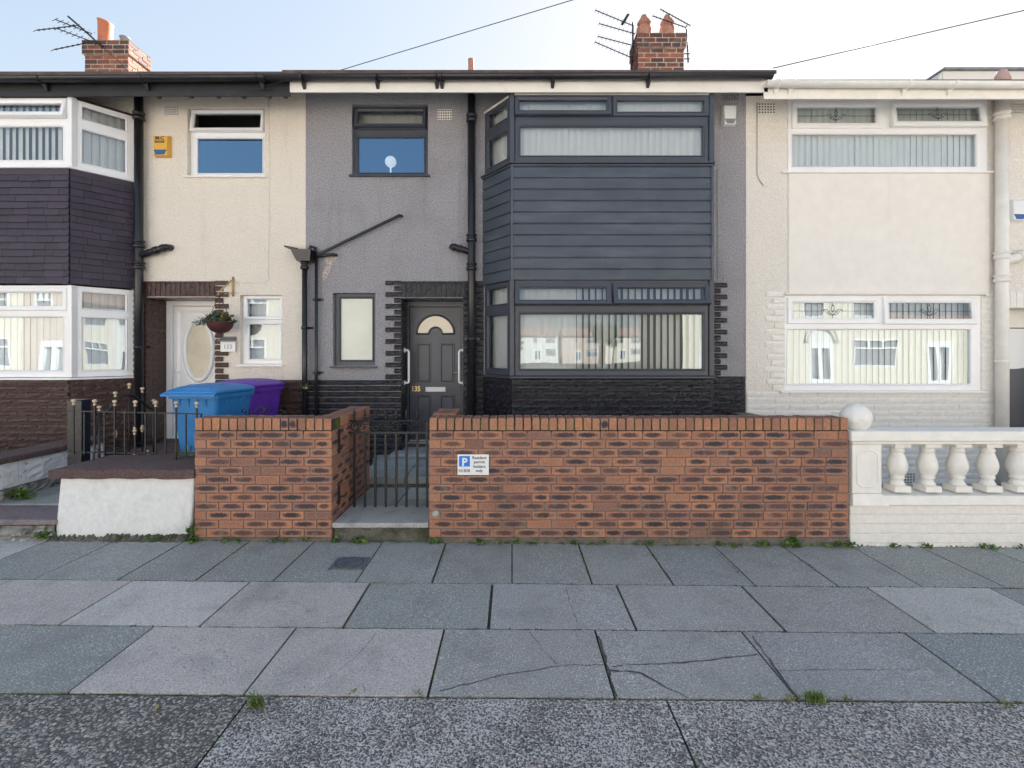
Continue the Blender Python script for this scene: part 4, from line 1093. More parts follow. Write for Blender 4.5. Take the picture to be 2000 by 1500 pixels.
mb = MB(); mb.tube([img(1236, 44, 8.7), img(1236, 120, 8.7)], .016, 8); mb.tube([img(1236, 90, 8.7), img(1233, 135, 8.75), img(1240, 140, 8.7)], .02, 6); mb.build('mast', 'iron', t)
for (a, b, n) in (((1163, 20), (1236, 50), 11), ((1170, 46), (1240, 66), 10), ((1168, 71), (1233, 88), 9), ((1162, 82), (1232, 112), 10)):
    mb = MB(); yagi(mb, img(a[0], a[1], 8.55), img(b[0], b[1], 8.7), n, .16, (.3, .5, .8)); mb.build('aerial_boom', 'iron', t)
mb = MB(); mb.hexa([img(1212, 48, 8.68), img(1216, 50, 8.72), img(1228, 30, 8.74), img(1224, 28, 8.70), img(1214, 46, 8.68), img(1218, 48, 8.72), img(1230, 28, 8.74), img(1226, 26, 8.70)]); mb.build('reflector', 'iron', t)
t = thing('tv_aerial', 'pair of television aerials rising on the right edge of the right chimney', 'aerial', (PX(1345, 8.7), 8.7, 6.6), 'television aerials on the chimneys')
mb = MB(); mb.tube([img(1341, 50, 8.7), img(1344, 122, 8.7)], .014, 8); mb.tube([img(1336, 105, 8.7), img(1347, 105, 8.7)], .01, 6); mb.tube([img(1336, 115, 8.7), img(1347, 115, 8.7)], .01, 6); mb.build('mast', 'iron', t)
for (a, b, n) in (((1290, 18), (1348, 50), 11), ((1275, 31), (1340, 54), 10)):
    mb = MB(); yagi(mb, img(a[0], a[1], 8.5), img(b[0], b[1], 8.7), n, .13, (.3, .5, .8)); mb.build('aerial_boom', 'iron', t)

# ------------------------------------------------------------------ downpipes
def socket(mb, x, y, z, r): mb.lathe((x, y, z - .05), [(r + .004, 0), (r + .02, .012), (r + .02, .05), (r + .008, .055), (r + .008, .08), (r + .022, .085), (r + .022, .105), (r, .112)], 14)
def clip(mb, x, y, z, r): mb.box(x - r - .05, x + r + .05, YH - .02, YH, z - .016, z + .016); mb.lathe((x, y, z - .018), [(r + .003, 0), (r + .008, .004), (r + .008, .032), (r + .003, .036)], 14)
yp = YH - .10
def soil_pipe(px, top, bot, r, fm, lab, br, socks, clips, side):
    x = PX(px, yp); mb = MB()
    mb.tube([(x, yp, PZ(top, yp)), (x, yp, bot)], r, 16)
    for s_ in socks: socket(mb, x, yp, PZ(s_, yp), r)
    for c_ in clips: clip(mb, x, yp, PZ(c_, yp), r)
    b0, b1 = br
    P0 = Vector((x, yp, PZ(b0, yp))); P1 = Vector((PX(b1[0], yp), yp + .02, PZ(b1[1], yp)))
    mb.tube([P0, P0.lerp(P1, .8), P1, Vector((P1.x + side * .02, YH + .02, P1.z + .01))], r * .82, 12)
    q = P0.lerp(P1, .62); mb.tube([P0.lerp(P1, .55), P0.lerp(P1, .7)], r * .98, 12); mb.tube([P0.lerp(P1, .85), P0.lerp(P1, .95)], r * .95, 12)
    return tag(mb.build('downpipe', fm, origin=(x, yp, bot)), lab, 'drainpipe', 'drainpipes on the fronts')
soil_pipe(921, 160, .1, .055, 'black_pipe', 'thick black soil pipe between the dark front door and the clad bay', (493, (884, 481)), (232, 466, 522), (662,), -1)
soil_pipe(271, 185, .35, .056, 'black_pipe', 'thick black soil pipe between the slate-hung bay and the white front door', (500, (322, 482)), (228, 478, 520), (678,), 1)
soil_pipe(1957, 188, -.1, .075, 'cream_paint', 'cream painted soil pipe beside the right house front door', (512, (2015, 494)), (228, 500, 545), (706,), 1)
x = PX(595, yp); mb = MB()
mb.tube([(x, yp, PZ(512, yp)), (x, yp, .1)], .036, 12); socket(mb, x, yp, PZ(520, yp), .036); clip(mb, x, yp, PZ(640, yp), .036)
mb.hexa([(x - .085, yp - .075, PZ(511, yp)), (x + .10, yp - .075, PZ(511, yp)), (x + .10, YH, PZ(511, yp)), (x - .085, YH, PZ(511, yp)),
         (x - .155, yp - .10, PZ(489, yp)), (x + .125, yp - .10, PZ(489, yp)), (x + .125, YH, PZ(489, yp)), (x - .155, YH, PZ(489, yp))])
mb.hexa([(x - .24, yp - .10, PZ(485, yp)), (x - .06, yp - .10, PZ(489, yp)), (x - .06, YH, PZ(489, yp)), (x - .24, YH, PZ(485, yp)),
         (x - .24, yp - .10, PZ(482, yp)), (x - .06, yp - .10, PZ(487, yp)), (x - .06, YH, PZ(487, yp)), (x - .24, YH, PZ(482, yp))])
tag(mb.build('downpipe', 'black_pipe', origin=(x, yp, 0.1)), 'black rainwater pipe with a hopper head where cream wall meets grey', 'drainpipe', 'drainpipes on the fronts')
x2 = PX(616, yp); mb = MB()
mb.tube([(x2, yp + .03, PZ(500, yp)), (x2, yp + .03, .1)], .022, 10)
for c_ in (584, 728): clip(mb, x2, yp + .03, PZ(c_, yp), .022)
mb.tube([(x2 - .01, yp + .03, PZ(506, yp)), (x2, yp + .03, PZ(498, yp)), (PX(780, yp), yp + .035, PZ(419, yp)), (PX(782, yp), YH + .01, PZ(418, yp))], .021, 10)
mb.tube([(x2, yp + .02, PZ(500, yp)), (PX(650, yp), yp + .04, PZ(496, yp)), (PX(652, yp), YH, PZ(496, yp))], .022, 10)
mb.tube([(x2, yp + .03, PZ(504, yp)), (x2 - .005, yp + .02, PZ(484, yp)), (x2 - .06, yp, PZ(481, yp)), (x2 - .10, yp, PZ(490, yp))], .024, 10)
tag(mb.build('downpipe', 'black_pipe', origin=(x2, yp, 0.1)), 'thin black waste pipe with a long slanting arm across the grey wall', 'drainpipe', 'drainpipes on the fronts')

# ------------------------------------------------------------------ alarm boxes
def alarm(px0, py0, px1, py1, label, body, lens, txt=False, skew=0):
    x0, x1, z0, z1 = PX(px0, YH), PX(px1, YH), PZ(py1, YH), PZ(py0, YH)
    t = thing('alarm_box', label, 'alarm box', ((x0 + x1) / 2, YH, z0), 'alarm boxes on the walls')
    mb = MB(); w, hh = x1 - x0, z1 - z0; y = YH - .075
    mb.hexa([(x0 + .03, y, z0 + hh * .04), (x1 - .03, y, z0 + hh * .04), (x1, YH, z0), (x0, YH, z0), (x0 + .012, y, z1 - .03), (x1 - .012, y, z1 - .03), (x1, YH, z1), (x0, YH, z1)])
    mb.build('case', body, t, bevel=.010, seg=2)
    mb = MB(); lz = z0 + hh * .30
    if lens: mb.hexa([(x0 + .052, y - .003, z0 + hh * .07), (x1 - .052, y - .003, z0 + hh * .07), (x1 - .05, y + .03, z0 + hh * .06), (x0 + .05, y + .03, z0 + hh * .06), (x0 + .024, y - .003, lz), (x1 - .024, y - .003, lz), (x1 - .024, y + .03, lz), (x0 + .024, y + .03, lz)]); mb.build('lens', lens, t, bevel=.004)
    if txt:
        mb = MB(); yy = y - .0015; cx = (x0 + x1) / 2 - .006
        mb.text('M-C', .068, (cx, yy, z0 + hh * .74), align='CENTER', bold=.0025)
        mb.box(cx - .066, cx + .066, yy - .001, yy + .002, z0 + hh * .60, z0 + hh * .695)
        mb.text('ALARMS', .030, (cx, yy - .002, z0 + hh * .615), align='CENTER', mi=1)
        mb.build('lettering', ['ink', 'alarm_yellow'], t)
alarm(304, 266, 336, 309, 'yellow burglar alarm box with blue lens reading M-C on the cream wall', 'alarm_yellow', 'alarm_blue', True)
alarm(1408, 207, 1436, 249, 'white alarm box with grey base right of the clad bay', 'alarm_white', 'alarm_grey')
alarm(1967, 390, 1996, 434, 'white alarm box beside the cream soil pipe at the right edge', 'alarm_white', 'alarm_blue')

# house-number plaque with its small solar lamp
t = thing('number_plaque', 'white plaque reading 133 with a small solar lamp on top', 'sign', (PX(448, YH), YH, PZ(686, YH)))
x0, x1 = PX(434, YH), PX(463, YH); y = YH - .045
mb = MB(); mb.box(x0, x1, y, y + .02, PZ(687, YH), PZ(667, YH)); mb.build('plate', 'sign_white', t, bevel=.002)
mb = MB(); mb.text('133', .085, ((x0 + x1) / 2, y - .002, PZ(681, YH)), align='CENTER'); mb.build('number', 'alarm_grey', t)
mb = MB(); mb.hexa([(x0 - .005, y - .06, PZ(667, YH)), (x1 - .005, y - .06, PZ(667, YH)), (x1 - .005, YH, PZ(665, YH)), (x0, YH, PZ(665, YH)), (x0 - .005, y - .06, PZ(665, YH)), (x1 - .005, y - .06, PZ(665, YH)), (x1 - .01, YH, PZ(657, YH)), (x0 + .01, YH, PZ(657, YH))]); mb.build('solar_lamp', 'alarm_grey', t, bevel=.003)

# hanging basket and bracket
def leaves(mb, c, n, spread, size, cols, up=.5, flat=.6):
    for _ in range(n):
        while True:
            p = Vector((random.uniform(-1, 1), random.uniform(-1, 1), random.uniform(-1, 1)))
            if p.length < 1: break
        p = Vector((p.x * spread[0], p.y * spread[1], p.z * spread[2])) + Vector(c)
        d = Vector((random.gauss(0, 1), random.gauss(0, 1), random.gauss(up, .7))).normalized()
        s_ = d.cross(Vector((random.random(), random.random(), random.random()))).normalized()
        L_ = size * random.uniform(.6, 1.4); w = L_ * flat * .5; k = random.uniform(.7, 1.3); cc = random.choice(cols); cc = tuple(x * k for x in cc)
        nrm = d.cross(s_)
        mb.face([p, p + d * L_ * .5 + s_ * w + nrm * .1 * L_, p + d * L_, p + d * L_ * .5 - s_ * w + nrm * .1 * L_], 0, cc)
yb_ = YH - .28
bc = img(430, 630, yb_)
t = thing('hanging_basket', 'brown hanging basket of trailing green and grey plants beside the white door', 'hanging basket', tuple(bc + Vector((0, 0, -.10))))
mb = MB(); rb = .165
mb.lathe(bc, [(rb * math.sin(a), -.15 * math.cos(a)) for a in (0.05, .4, .75, 1.1, 1.4, 1.571)] + [(rb + .006, .008), (rb - .004, .01), (.02, -.01)], 18); mb.build('bowl', 'basket', t)
mb = MB()
leaves(mb, bc + Vector((0, 0, .04)), 240, (.17, .15, .07), .07, [(.05, .085, .03), (.07, .11, .04), (.04, .07, .05)], .7)
leaves(mb, bc + Vector((-.10, -.05, .03)), 120, (.13, .10, .06), .05, [(.20, .26, .24), (.14, .20, .19), (.28, .33, .31)], .1)
leaves(mb, bc + Vector((-.22, -.06, .0)), 40, (.08, .05, .04), .045, [(.25, .30, .29), (.14, .20, .18)], -.4)
leaves(mb, bc + Vector((.08, -.05, .06)), 30, (.09, .07, .04), .03, [(.55, .28, .03), (.30, .25, .04)], .5, .9)
leaves(mb, bc + Vector((-.02, -.09, .03)), 30, (.08, .05, .03), .03, [(.10, .09, .18), (.4, .4, .42)], .5, .9)
mb.build('plants', 'leaf', t)
hk = img(428, 577, yb_)
mb = MB()
for a in (0, 2.09, 4.19): mb.tube([bc + Vector((rb * math.cos(a), rb * math.sin(a), .01)), hk], .004, 5)
mb.build('chain', 'iron', t)
mb = MB(); xb_ = PX(456, YH)
mb.tube([(xb_, YH - .012, PZ(579, YH)), (xb_, YH - .012, PZ(541, YH))], .014, 8)
mb.tube([(xb_, YH - .015, PZ(546, YH)), hk + Vector((0, 0, .05))], .011, 6); mb.tube([(xb_, YH - .015, PZ(572, YH)), hk + Vector((.05, .05, .03))], .008, 6); mb.tube([hk + Vector((0, 0, .055)), hk + Vector((-.01, -.01, 0))], .008, 6)
tag(mb.build('basket_bracket', 'ochre_iron', origin=(xb_, YH, PZ(579, YH))), 'rusty ochre wall bracket that holds the hanging basket', 'bracket')
mb = MB(); c = img(595, 755, YH - .15)
leaves(mb, c, 50, (.05, .05, .035), .05, [(.06, .10, .03), (.10, .14, .05)], .4); leaves(mb, c + Vector((0, -.03, -.01)), 8, (.02, .02, .02), .05, [(.8, .7, .2), (.8, .8, .75)], 0, .9)
tag(mb.build('flower_sprig', 'leaf', origin=tuple(c)), 'small green sprig with pale flowers tied to the hopper pipe', 'flowers')

# globe lamp behind the small upper window
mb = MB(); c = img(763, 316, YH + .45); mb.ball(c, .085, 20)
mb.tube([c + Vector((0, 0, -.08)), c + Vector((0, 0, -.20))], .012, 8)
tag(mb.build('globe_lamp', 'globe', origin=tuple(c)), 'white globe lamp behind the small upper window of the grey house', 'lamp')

# ------------------------------------------------------------------ wheelie bins
def wheelie_bin(loc, rz, fm, label):
    t = thing('wheelie_bin', label, 'bin', (0, 0, 0), 'wheelie bins in the yard')
    def rr(w, d, z, cy=0, r=.05, n=4):
        pts = []
        for (sx, sy, a0) in ((1, 1, 0), (-1, 1, 90), (-1, -1, 180), (1, -1, 270)):
            for k in range(n + 1):
                a = R(a0 + 90 * k / n); pts.append((sx * (w / 2 - r) + r * math.cos(a), cy + sy * (d / 2 - r) + r * math.sin(a), z))
        return pts
    mb = MB()
    secs = [rr(.44, .50, .06, .04), rr(.46, .54, .5, .02), rr(.485, .60, .88), rr(.50, .62, .93), rr(.575, .72, .935), rr(.58, .725, .985), rr(.54, .68, .985), rr(.46, .58, .5), rr(.4, .48, .1)]
    ids = [mb.verts(s_) for s_ in secs]; n = len(ids[0])
    for A, B in zip(ids, ids[1:]):
        for k in range(n): mb.idx((A[k], A[(k + 1) % n], B[(k + 1) % n], B[k]), 0)
    mb.idx(ids[0][::-1]); mb.idx(ids[-1])
    for u in (-.15, -.05, .05, .15):          # stiffening ribs under the rim
        mb.hexa([(u - .008, -.315, .80), (u + .008, -.315, .80), (u + .008, -.29, .80), (u - .008, -.29, .80), (u - .008, -.352, .934), (u + .008, -.352, .934), (u + .008, -.29, .934), (u - .008, -.29, .934)])
    for v in (-.16, -.02, .12):
        for s_ in (-1, 1):
            q = [(s_ * .245, v - .008, .80), (s_ * .245, v + .008, .80), (s_ * .23, v + .008, .80), (s_ * .23, v - .008, .80), (s_ * .284, v - .008, .934), (s_ * .284, v + .008, .934), (s_ * .23, v + .008, .934), (s_ * .23, v - .008, .934)]
            mb.hexa(q)
    mb.build('body', fm, t, bevel=.004)
    mb = MB()
    L0 = [rr(.60, .76, .99, -.012, .06), rr(.605, .765, 1.015, -.012, .06), rr(.58, .73, 1.03, -.01, .07), rr(.48, .60, 1.062, .0, .10), rr(.30, .38, 1.085, .01, .10), rr(.10, .12, 1.09, .01, .04)]
    ids = [mb.verts(s_) for s_ in L0]; n = len(ids[0])
    for A, B in zip(ids, ids[1:]):
        for k in range(n): mb.idx((A[k], A[(k + 1) % n], B[(k + 1) % n], B[k]), 0)
    mb.idx(ids[0][::-1]); mb.idx(ids[-1])
    # raised front band of the lid
    mb.hexa([(-.22, -.36, 1.02), (.22, -.36, 1.02), (.22, -.12, 1.05), (-.22, -.12, 1.05), (-.20, -.34, 1.055), (.20, -.34, 1.055), (.19, -.12, 1.085), (-.19, -.12, 1.085)])
    mb.hexa([(-.31, -.425, .965), (.31, -.425, .965), (.30, -.36, .99), (-.30, -.36, .99), (-.31, -.425, .99), (.31, -.425, .99), (.30, -.36, 1.02), (-.30, -.36, 1.02)])
    mb.build('lid', fm, t, bevel=.006, seg=2)
    mb = MB(); mb.tube([(-.24, .37, 1.0), (-.24, .42, 1.0), (.24, .42, 1.0), (.24, .37, 1.0)], .016, 8); mb.build('handle', fm, t)
    for s_ in (-1, 1):
        mb = MB(); mb.tube([(s_ * .22, .27, .10), (s_ * .27, .27, .10)], .10, 18); mb.build('wheel', 'rubber', t)
    t.location = loc; t.rotation_euler = (0, 0, rz)
    return t
wheelie_bin((-3.46, 5.70, .285), R(-4), 'bin_blue', 'blue wheelie bin in front of the white door, nearer of two')
wheelie_bin((-3.44, 6.42, .30), R(-8), 'bin_purple', 'purple wheelie bin with domed lid standing behind the blue one')

# ------------------------------------------------------------------ brick garden walls
def coping(mb, T, L, z0, z1, n, depth):
    old = mb.T; mb.T = T; w = L / n
    for i in range(n):
        a, b = i * w + random.uniform(.005, .009), (i + 1) * w - random.uniform(.005, .009)
        rr = random.random(); dark = random.random() < .07
        col = (.85 if dark else rr * .45, 1.0 if dark else 0.0, rr); dz = random.uniform(-.004, .004); d = random.uniform(-.003, .003)
        mb.face([(a, d, z0 + .004), (b, d, z0 + .004), (b, d, z1 + dz), (a, d, z1 + dz)], 0, col)
        mb.face([(a, d, z1 + dz), (b, d, z1 + dz), (b, depth, z1 + dz), (a, depth, z1 + dz)], 0, (min(1, col[0] + .5), .6, rr))
        mb.face([(b, d, z0), (b, depth, z0), (b, depth, z1 + dz), (b, d, z1 + dz)], 0, col); mb.face([(a, depth, z0), (a, d, z0), (a, d, z1 + dz), (a, depth, z1 + dz)], 0, col)
    mb.box(0.004, L - .004, .008, depth - .004, z0 - .02, z1 - .012, 2)
    mb.T = old
ZW0, ZW1, ZWT = .052, 1.02, 1.131
CH = (ZW1 - ZW0) / 12
gx0, gx1 = PX(838, YW), PX(1657, YW)
tw = thing('garden_wall', 'long brick garden wall with parking sign, right of the gate', 'wall', ((gx0 + gx1) / 2, YW, 0), 'brick garden walls')
mb = MB()
brick_run(mb, frame_T((gx0, YW, 0), (1, 0)), gx1 - gx0, ZW0, 12, CH, .2216)
mb.box(gx0 + .006, gx1 - .006, YW + .006, YW + .215, -.2, ZW1, 1)
brick_run(mb, frame_T((gx1, YW, 0), (0, 1)), .22, ZW0, 12, CH, .2216); brick_run(mb, frame_T((gx0, YW + .22, 0), (0, -1)), .22, ZW0, 12, CH, .2216)
brick_run(mb, frame_T((gx1, YW + .22, 0), (-1, 0)), gx1 - gx0, ZW0, 12, CH, .2216)
# return along the path and boundary return on the right
mb.box(gx0 + .006, gx0 + .21, YW + .215, 5.12, -.2, ZW1 - .002, 1)
brick_run(mb, frame_T((gx0, 5.12, 0), (0, -1)), 5.12 - YW - .22, ZW0, 12, CH, .2216)
mb.box(gx1 - .21, gx1 + .0, YW + .22, 5.4, -.2, .98, 1)
mb.hexa([(gx1 - .20, 5.4, -.2), (gx1 + .02, 5.4, -.2), (3.28, 6.90, -.2), (3.06, 6.90, -.2), (gx1 - .20, 5.4, .98), (gx1 + .02, 5.4, .98), (3.28, 6.90, .89), (3.06, 6.90, .89)], 1)
mb.build('brickwork', ['garden_brick', 'mortar'], tw)
mb = MB()
coping(mb, frame_T((gx0, YW - .002, 0), (1, 0)), gx1 - gx0, ZW1, ZWT, 49, .225)
coping(mb, frame_T((gx0, 5.12, 0), (0, -1)), 5.12 - YW - .235, ZW1, ZWT + .012, 5, .215)
mb.build('coping', ['garden_brick', 'mortar', 'joint'], tw)
mb = MB(); mb.box(gx0 - .004, gx1 + .004, YW - .008, YW + .05, -.12, ZW0 - .002)
mb.build('footing', 'base_mortar', tw, bevel=.006)
mb = MB(); mb.lathe((0, 0, 0), [(.030, 0), (.034, .006), (.02, .012), (.006, .013)], 12); 
for v in mb.v: v.x, v.y, v.z = PX(851, YW) + v.x, YW - v.z - .002, PZ(1003, YW) + v.y
mb.build('wall_plug', 'concrete', tw)

kx0, kx1, ky = PX(380, YW), PX(648, YW), 5.636
tk = thing('garden_wall', 'short brick garden wall with return along the path, left of the gate', 'wall', ((kx0 + kx1) / 2, YW, 0), 'brick garden walls')
mb = MB()
brick_run(mb, frame_T((kx0, YW, 0), (1, 0)), kx1 - kx0, ZW0, 12, CH, .2216, start=0)
brick_run(mb, frame_T((kx1, YW, 0), (0, 1)), ky - YW, ZW0, 12, CH, .2216, start=1)
brick_run(mb, frame_T((kx1, ky, 0), (-1, 0)), .22, ZW0, 12, CH, .2216)
mb.box(kx0 + .006, kx1 - .006, YW + .006, YW + .215, -.2, ZW1, 1); mb.box(kx1 - .215, kx1 - .006, YW + .2, ky - .006, -.2, ZW1 - .001, 1)
brick_run(mb, frame_T((kx1 - .22, YW + .22, 0), (-1, 0)), kx1 - kx0 - .22, ZW0, 12, CH, .2216); brick_run(mb, frame_T((kx0, YW + .22, 0), (0, -1)), .22, ZW0, 12, CH, .2216)
mb.build('brickwork', ['garden_brick', 'mortar'], tk)
mb = MB(); coping(mb, frame_T((kx0, YW - .002, 0), (1, 0)), kx1 - kx0, ZW1, ZWT, 16, .225)
coping(mb, frame_T((kx1 + .002, YW + .23, 0), (0, 1)), ky - YW - .23, ZW1, ZWT - .02, 12, .215)
mb.build('coping', ['garden_brick', 'mortar', 'joint'], tk)
mb = MB(); mb.box(kx0 - .004, kx1 + .004, YW - .008, YW + .05, -.12, ZW0 - .002); mb.build('footing', 'base_mortar', tk, bevel=.006)
# lock plates on the return face
mb = MB()
for (pa, pb) in ((838, 885), (948, 985)):
    Yl = 4.62; mb.box(kx1 + .001, kx1 + .012, Yl - .02, Yl + .02, PZ(pb, Yl), PZ(pa, Yl)); mb.tube([(kx1 + .01, Yl, PZ(pb - 15, Yl)), (kx1 + .05, Yl + .03, PZ(pb - 15, Yl))], .008, 6)
tag(mb.build('gate_latch', 'iron', origin=(kx1, 4.62, .5), bevel=.002), 'black iron latch plates on the brick return beside the gate', 'latch')

# parking sign
t = thing('parking_sign', 'white resident permit holders only parking sign on the brick wall', 'sign', (PX(925, YW), YW, PZ(927, YW)))
sx0, sx1, sz0, sz1 = PX(894, YW), PX(955, YW), PZ(927, YW), PZ(887, YW); y = YW - .014
mb = MB(); mb.box(sx0, sx1, y, y + .004, sz0, sz1); mb.build('plate', 'sign_white', t, bevel=.0015)
mb = MB(); q = lambda px: PX(px, YW); qz = lambda py: PZ(py, YW)
mb.box(q(897), q(918), y - .0012, y + .001, qz(910.5), qz(890)); mb.build('blue_panel', 'sign_blue', t)
mb = MB(); mb.text('P', .098, (q(907.6), y - .0024, qz(908.6)), align='CENTER', bold=.003); mb.build('parking_symbol', 'sign_white', t)
mb = MB()
for (s_, cx_, cy_) in (('Resident', 936.5, 896), ('permit', 936.5, 904), ('holders', 936.5, 913), ('only', 936, 921)): mb.text(s_, .037, (q(cx_), y - .0014, qz(cy_)), align='CENTER', bold=.0006)
mb.text('N1838', .037, (q(896), y - .0014, qz(921.3)), bold=.0006)
mb.build('lettering', 'ink', t)

# ------------------------------------------------------------------ gate, path and steps
Yg = 4.91; zb, zt1, zt2 = PZ(994, Yg), PZ(845, Yg), PZ(822, Yg)
g0, g1 = PX(672, Yg), PX(836, Yg)
t = thing('iron_gate', 'black iron gate with scrolls and spear tips between the brick walls', 'gate', ((g0 + g1) / 2, Yg, zb))
mb = MB()
for z in (zb, zt1): mb.box(g0, g1, Yg - .006, Yg + .006, z - .010, z + .010)
mb.box(g0, g0 + .02, Yg - .01, Yg + .01, zb + .008, zt2 - .008); mb.box(g1 - .02, g1, Yg - .01, Yg + .01, zb + .008, zt2 - .008); mb.tube([(g0, Yg, zt2 - .03), (g0 + .03, Yg, zt2), (g1 - .03, Yg, zt2), (g1, Yg, zt2 - .03)], .008, 6)
mb.build('frame', 'iron', t)
bars = [PX(p, Yg) for p in (692, 712.5, 733, 753.5, 774, 794, 815)]
for x in bars:
    mb = MB(); mb.box(x - .0105, x + .0105, Yg - .0105, Yg + .0105, zb + .008, zt1 - .008); mb.build('bar', 'iron', t)
    mb = MB(); mb.lathe((x, Yg, zt2), [(.007, 0), (.007, .02), (.018, .03), (.006, .04), (.017, .055), (.013, .08), (.002, .125)], 6); mb.build('spear_tip', 'iron', t)
mb = MB(); zm = (zt1 + zt2) / 2; rs = (zt2 - zt1) / 2 - .004
def spiral(cx, s_, turns=1.6, r0=rs, n=22, a0=0): return [(cx + s_ * r0 * (1 - .72 * k / n) * math.cos(a0 + turns * 2 * math.pi * k / n), Yg, zm + r0 * (1 - .72 * k / n) * math.sin(a0 + turns * 2 * math.pi * k / n)) for k in range(n + 1)]
for px, s_ in ((694, 1), (734, 1), (753, -1), (773, 1), (822, -1)): mb.tube(spiral(PX(px, Yg), s_), .008, 5)
mb.tube([(PX(708, Yg), Yg, zm + .02), (PX(722, Yg), Yg, zm + .03)], .005, 5); mb.tube([(PX(785, Yg), Yg, zm + rs), (PX(800, Yg), Yg, zm + .01), (PX(810, Yg), Yg, zm - .02)], .0055, 5)
mb.build('scrollwork', 'iron', t)

pa = MB()
zs1 = PZ(1021, YW)
def rough_slab(mb, x0, x1, y0, y1, z0, z1, mi, col=(1, 1, 1)): mb.box(x0, x1, y0, y1, z0, z1, mi, col)
rough_slab(pa, kx1 + .006, gx0 - .006, YW - .01, 4.97, zs1 - .045, zs1, 0)
rough_slab(pa, kx1 + .0, gx0 - .0, YW + .03, 4.97, -.15, zs1 - .047, 1)
za, z2 = zs1 - .004, .296
for (y0, y1) in ((4.98, 5.20), (5.206, 5.64)):
    for (a, b) in ((kx1 + .0, -1.18), (-1.174, gx0)): pa.box(a + .003, b, y0, y1, za - .1, za + random.uniform(-.003, .003), 2, (random.uniform(.85, 1.1),) * 3)
pa.box(-1.75, gx0, 5.65, 5.70, -.1, z2 - .004, 1)
for (y0, y1) in ((5.66, 6.10), (6.106, 6.66)):
    for (a, b) in ((-1.8, -1.24), (-1.234, gx0 + .1)): pa.box(a + .003, b, y0 if y0 > 5.7 else 5.648, y1, z2 - .08, z2 + random.uniform(-.003, .003), 2, (random.uniform(.8, 1.1),) * 3)
pa.box(-1.9, gx0, 6.70, YH, -.1, z2 - .006, 2)
pa.box(DX0 - .1, DX1 + .1, 6.665, YD + .1, z2 + .002, .345, 3)
structure(pa.build('path', ['concrete', 'mossy_concrete', 'path_slab', 'concrete'], bevel=.006))

# left house entrance: white pier with brown coping, purple step, low side wall
px0, px1 = PX(111, YW), PX(373, YW)
t = thing('gate_pier', 'low white painted wall with thick brown coping stone left of the brick wall', 'wall', ((px0 + px1) / 2, YW, 0))
mb = MB(); zt_ = PZ(934, YW)
nn = 10
mb.hexa([(px0 - .03, YW - .01, -.1), (px1 - .04, YW + .03, -.1), (px1 + .02, 4.93, -.1), (px0 + .02, 4.93, -.1), (px0 + .01, YW + .02, zt_), (px1 + .02, YW + .02, zt_), (px1 + .02, 4.93, zt_), (px0 + .03, 4.93, zt_)])
mb.build('wall', 'white_masonry', t, bevel=.02, seg=2)
mb = MB(); n = 110; xs = [px0 - .08 + (px1 - px0 + .08) * k / n for k in range(n + 1)]
lo = mb.verts([(x, YW - .05 - random.uniform(0, .03), gz(x) - .01) for x in xs]); hi = mb.verts([(x, YW - .012, gz(x) + random.uniform(.012, .06)) for x in xs]); bk = mb.verts([(x, YW + .06, gz(x) + .05) for x in xs])
for k in range(n): mb.idx((lo[k], lo[k + 1], hi[k + 1], hi[k])); mb.idx((hi[k], hi[k + 1], bk[k + 1], bk[k]))
mb.build('footing', 'mossy_concrete', t)
mb = MB(); zc = PZ(916, YW)
n = 14
ft, fb, bt = [], [], []
for k in range(n + 1):
    x = px0 - .05 + (px1 - px0 + .09) * k / n
    ft.append((x, YW - .03 + random.uniform(-.012, .012), zc + random.uniform(-.008, .006))); fb.append((x, YW - .02 + random.uniform(-.01, .01), zt_ + random.uniform(-.006, .004)))
    bt.append((px0 + .06 + (px1 - px0 - .02) * k / n, 4.97, zc + .02))
a, b, c = mb.verts(ft), mb.verts(fb), mb.verts(bt); d_ = mb.verts([(p[0], p[1], zt_) for p in bt])
for k in range(n):
    mb.idx((b[k], b[k + 1], a[k + 1], a[k])); mb.idx((a[k], a[k + 1], c[k + 1], c[k])); mb.idx((d_[k + 1], d_[k], c[k], c[k + 1])); mb.idx((b[k + 1], b[k], d_[k], d_[k + 1]))
mb.idx((b[0], a[0], c[0], d_[0])); mb.idx((a[n], b[n], d_[n], c[n]))
mb.build('coping_stone', 'coping_brown', t)

st = MB(); zst = PZ(1014, YW)
st.box(-5.2, px0 + .005, YW - .02, 4.86, zst - .05, zst, 0); st.box(-5.2, px0 + .0, YW + .02, 6.0, -.15, zst - .052, 1)
for (y0, y1, zz) in ((4.87, 5.5, zst + .01), (5.51, 6.2, zst + .02)): st.box(-5.2, px0 + .03, y0, y1, zst - .08, zz, 2)
st.box(-5.25, -2.96, 5.6, YH, zst, .36, 3); st.box(LDX0 - .05, LDX1 + .05, 6.6, YD + .1, .36, .415, 3)
structure(st.build('steps', ['purple_step', 'rubble', 'path_slab', 'coping_brown'], bevel=.008))
rb_ = MB(); 
rock_wall(rb_, (-5.2, YW - .01), (px0 - .01, YW - .01), -.08, zst - .055, course=.075, length=.2, proj=.04, jut=.9); structure(rb_.build('step_rubble', 'rubble'))

